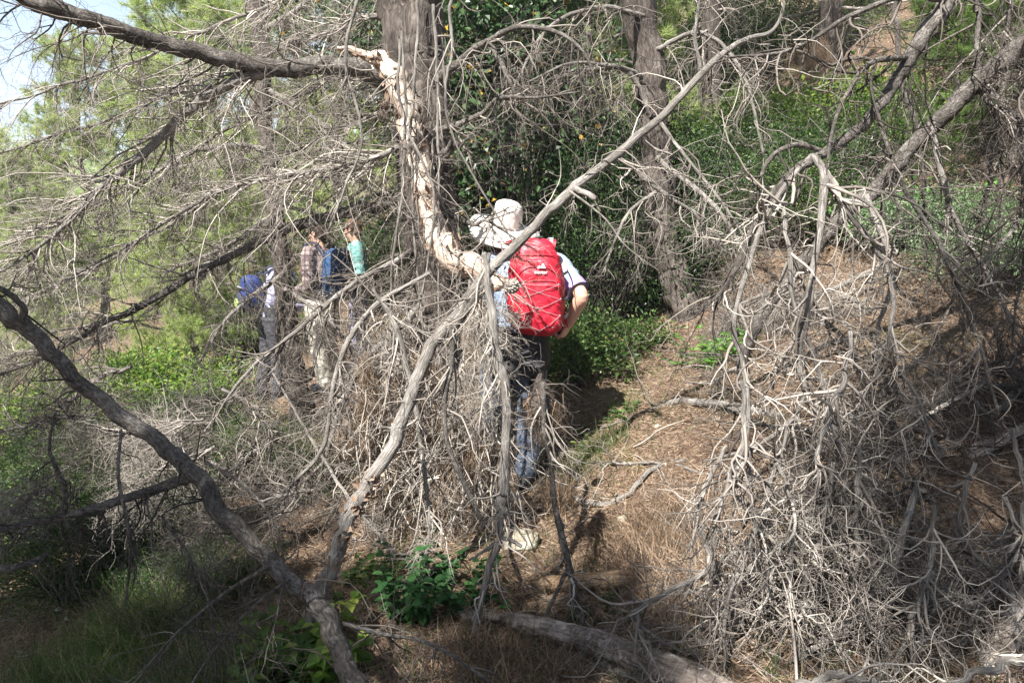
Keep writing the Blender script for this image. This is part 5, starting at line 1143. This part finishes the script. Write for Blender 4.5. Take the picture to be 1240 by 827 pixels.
# bottom edge cord, haul loop, side compression straps, shoulder straps, hip belt
L = np.array([pc + X * (.165 * math.cos(t)) + U * (-.235 + .02 * math.sin(t * 2)) + B * (.105 * max(0, math.sin(t))) for t in np.linspace(0, math.pi, 30)]); child_world(tubes(L[None], np.full((1, 30), .004), 6).build('bottom_cord', M['cord']), bp)
L = spline([pc + U * .225 - X * .02 - B * .05, pc + U * .255 - X * .01 - B * .05, pc + U * .258 + X * .035 - B * .05, pc + U * .227 + X * .045 - B * .05], 16); child_world(tubes(L[None], np.full((1, 16), .006), 8).build('haul_loop', M['zip']), bp)
def ribbon(pts, w_, th, sidev, mat, name, root, n=24):
    L = spline(pts, n); T = unit(np.gradient(L, axis=0)); s_ = unit(np.asarray(sidev, float) - T * (T @ np.asarray(sidev, float))[:, None]); nn = np.cross(T, s_)
    V = np.stack([L - s_ * w_ / 2 - nn * th / 2, L + s_ * w_ / 2 - nn * th / 2, L + s_ * w_ / 2 + nn * th / 2, L - s_ * w_ / 2 + nn * th / 2], 1)
    b = np.arange(n - 1)[:, None] * 4; Q = np.concatenate([b + [i, (i + 1) % 4, 4 + (i + 1) % 4, 4 + i] for i in range(4)])
    o = Geo().add(V, Q).build(name, mat, smooth=False)
    if root is not None: child_world(o, root)
    return o
for sx, sh in ((1, J['shR']), (-1, J['shL'])):
    nk = J['neck']; top = nk * .42 + sh * .58 + np.array([0, 0, .068])
    rb = ribbon([pc + X * .07 * sx + U * .17 - B * .09, pc + X * .085 * sx + U * .235 - B * .12, top + [0, -.03, .010], top + [0, .07, -.005], top + [0, .135, -.09], top + [0, .15, -.20], top + [sx * .03, .10, -.30]], .058, .012, X, M['red'], 'shoulder_strap', bp, 32)
    r2_ = ribbon([pc + X * .075 * sx + U * .185 - B * .085, pc + X * .088 * sx + U * .25 - B * .125, top + [0, -.03, .019], top + [0, .03, .012]], .02, .004, X, M['strap'], 'load_strap', None, 20); r2_.parent = rb
for z_ in (.09, -.05, -.15):
    for sx in (1, -1):
        ribbon([pc + X * (.172 * sx) + U * z_ - B * .09, pc + X * (.178 * sx) + U * (z_ - .01) + B * .0, pc + X * (.155 * sx) + U * (z_ - .02) + B * .08], .018, .003, U, M['strap'], 'side_strap', bp, 12)
ribbon([pc - X * .15 - U * .02 + B * .03, pc - X * .185 - U * .06, pc - X * .19 - U * .15, pc - X * .16 - U * .22], .04, .004, (0, 1, 0), M['strap'], 'side_pocket_edge', bp, 16)
for sx in (1, -1):
    ribbon([pc + X * (.13 * sx) - U * .225 - B * .10, pc + X * (.185 * sx) - U * .235 - B * .14, pc + X * (.205 * sx) - U * .24 - B * .24, pc + X * (.16 * sx) - U * .245 - B * .36], .06, .012, U, M['red_dark'], 'hip_belt', bp, 20)
child_world(blob(pc - U * .262 + X * .01 + B * .05, (.012, .008, .018), 2).build('buckle', M['cord']), bp)

# ---- the three others on the path ahead
def walker(label, px, d, hd, H, spec, pose=None, seed=0):
    base = ground_at(px, d); root = thing('person', label, 'person', base); F = np.array([math.sin(hd), math.cos(hd), 0]); Xr = np.array([math.cos(hd), -math.sin(hd), 0]); k = H / 1.75
    L = lambda x, y, z: base + (Xr * x + F * y + np.array([0, 0, 1]) * z) * k
    j = dict(pelvis=(0, 0, .94), waist=(0, .0, 1.08), chest=(0, .0, 1.27), neck=(0, .01, 1.47), head=(0, .045, 1.62), shR=(.185, 0, 1.42), shL=(-.185, 0, 1.42), elR=(.23, -.03, 1.12), elL=(-.23, -.03, 1.12), wrR=(.18, .20, 1.02), wrL=(-.18, .20, 1.02),
             hipR=(.09, 0, .90), hipL=(-.09, 0, .90), knR=(.10, .03, .50), knL=(-.10, -.02, .50), anR=(.11, .0, .095), anL=(-.11, -.10, .095))
    j.update(pose or {}); j = {a: L(*b) for a, b in j.items()}; q = spec.get('look', 0)
    sp_ = dict(spec); sp_['face'] = F * math.cos(q) + Xr * math.sin(q) + np.array([0, 0, -.15]); sp_['s'] = k
    sp_['hand'] = [(F + [0, 0, -.3], Xr + [0, 0, .5], -1, .6), (F + [0, 0, -.3], -Xr + [0, 0, .5], 1, .6)]
    P_, A_ = figure(root, j, Xr, F, sp_, vox=.007)
    hr = spec['hair']; o = fuse('hair', [oblob(P_(0, -.022, .032), A_, np.array([.084, .094, .088]) * k), oblob(P_(0, -.06, -.02), A_, np.array([.066, .05, .07]) * k)] + ([chain([P_(0, -.10, .0), P_(0, -.13, -.05), P_(.01, -.11, -.14)], [.03, .028, .012])] if spec.get('tail') else []), hr, .006, 2, wr=.004, wsc=30, root=root)
    return root, j, Xr, F, k
M['beige'] = cloth('beige_trousers', (.62, .58, .50), (.52, .48, .40), scale=6); M['teal'] = cloth('teal_patterned_top', (.24, .42, .39), (.05, .18, .17), scale=26); M['jeans'] = cloth('grey_violet_jeans', (.26, .26, .36)); M['darktr'] = cloth('charcoal_trousers', (.05, .05, .06))
M['hair_dark'] = cloth('dark_brown_hair', (.05, .032, .022), scale=80); M['hair_red'] = cloth('auburn_hair', (.11, .05, .028), scale=80); M['lav_shirt'] = cloth('pale_lavender_shirt', (.38, .37, .52), (.30, .30, .44)); M['blue'] = cloth('blue_nylon', (.02, .07, .17), (.012, .04, .10)); M['royal'] = cloth('royal_blue_nylon', (.015, .035, .15), (.01, .022, .09)); M['navy'] = cloth('navy_nylon', (.03, .04, .09)); M['lime'] = cloth('lime_panel', (.35, .52, .10))
def plaid():
    m, n, l, b, o = newmat('pale_plaid_shirt'); tc = n.new('ShaderNodeTexCoord'); sx = n.new('ShaderNodeSeparateXYZ'); l.new(tc.outputs['Object'], sx.inputs[0]); acc = None
    for ax, f in ((0, 130), (2, 130), (1, 130)):
        k = n.new('ShaderNodeMath'); k.operation = 'MULTIPLY'; k.inputs[1].default_value = f; l.new(sx.outputs[ax], k.inputs[0]); s_ = n.new('ShaderNodeMath'); s_.operation = 'SINE'; l.new(k.outputs[0], s_.inputs[0])
        g_ = n.new('ShaderNodeMath'); g_.operation = 'GREATER_THAN'; g_.inputs[1].default_value = .55; l.new(s_.outputs[0], g_.inputs[0])
        if acc is None: acc = g_
        else: ad = n.new('ShaderNodeMath'); ad.operation = 'ADD'; l.new(acc.outputs[0], ad.inputs[0]); l.new(g_.outputs[0], ad.inputs[1]); acc = ad
    dv = n.new('ShaderNodeMath'); dv.operation = 'DIVIDE'; dv.inputs[1].default_value = 3; l.new(acc.outputs[0], dv.inputs[0]); r = ramp(n, l, dv.outputs[0], [(0, (.30, .25, .24)), (.34, (.17, .12, .12)), (.7, (.08, .055, .06))]); l.new(r.outputs[0], b.inputs[0]); b.inputs['Roughness'].default_value = .85; return m
M['plaid'] = plaid()
def day_pack(label, j, Xr, F, k, mat, mat2, w_=.32, h_=.50, patch=None):
    c = (j['chest'] + j['waist']) / 2 - F * .225 * k + np.array([0, 0, .03]); t = thing('rucksack', label, 'rucksack', c); U = np.array([0, 0, 1.])
    pack_main(c, Xr, -F, U, w_, .22, h_, mat, 'main_bag', t, vox=.009); pack_main(c - F * .09 - U * .08, Xr, -F, U, w_ * .75, .10, h_ * .5, mat2, 'front_pocket', t, vox=.009)
    for s_, sh in ((1, j['shR']), (-1, j['shL'])):
        top = j['neck'] * .42 + sh * .58 + np.array([0, 0, .065])
        ribbon([c + Xr * .08 * s_ + U * .17 + F * .09, top - F * .04 + U * .01, top + F * .07, top + F * .13 - U * .12, top + F * .12 - U * .27], .055, .012, Xr, mat2, 'shoulder_strap', t, 24)
    ribbon([c - Xr * w_ * .4 + U * .05 - F * .11, c + U * .06 - F * .13, c + Xr * w_ * .4 + U * .05 - F * .11], .02, .006, U, M['strap'], 'compression_strap', t, 12)
    if patch: child_world(oblob(c - F * .15 - U * .10, np.array([Xr, F, U]), (.07, .012, .05)).build('reflective_panel', M['lime']), t)
    return t
rt, j2, X2, F2, k2 = walker('person ahead in a pale plaid shirt and baggy beige trousers, dark hair tied', 390, 7.3, R(-62), 1.68, dict(shirt=M['plaid'], trousers=M['beige'], boots=M['boot'], sleeve=1.2, hair=M['hair_dark'], tail=True, baggy=1.15, look=-.2))
day_pack('blue and navy rucksack on the person in beige trousers', j2, X2, F2, k2, M['blue'], M['navy'])
rt, j3, X3, F3, k3 = walker('person with auburn hair in a teal patterned top and greyish violet jeans', 434, 8.0, R(-100), 1.68, dict(shirt=M['teal'], trousers=M['jeans'], boots=M['boot'], sleeve=1.2, hair=M['hair_red'], look=.5))
rt, j4, X4, F4, k4 = walker('hiker beside the slender pine in a pale lavender shirt and charcoal trousers', 326, 7.5, R(55), 1.66, dict(shirt=M['lav_shirt'], trousers=M['darktr'], boots=M['boot'], sleeve=1.2, hair=M['hair_dark'], look=-.3), pose=dict(neck=(0, .12, 1.40), head=(0, .22, 1.52), chest=(0, .07, 1.22), shR=(.185, .1, 1.35), shL=(-.185, .1, 1.35), elR=(.22, .1, 1.06), elL=(-.22, .12, 1.06), wrR=(.15, .32, 1.0), wrL=(-.15, .32, 1.0)))
day_pack('royal blue rucksack with a lime panel on the half hidden hiker', j4, X4, F4, k4, M['royal'], M['navy'], w_=.26, h_=.34, patch=True)
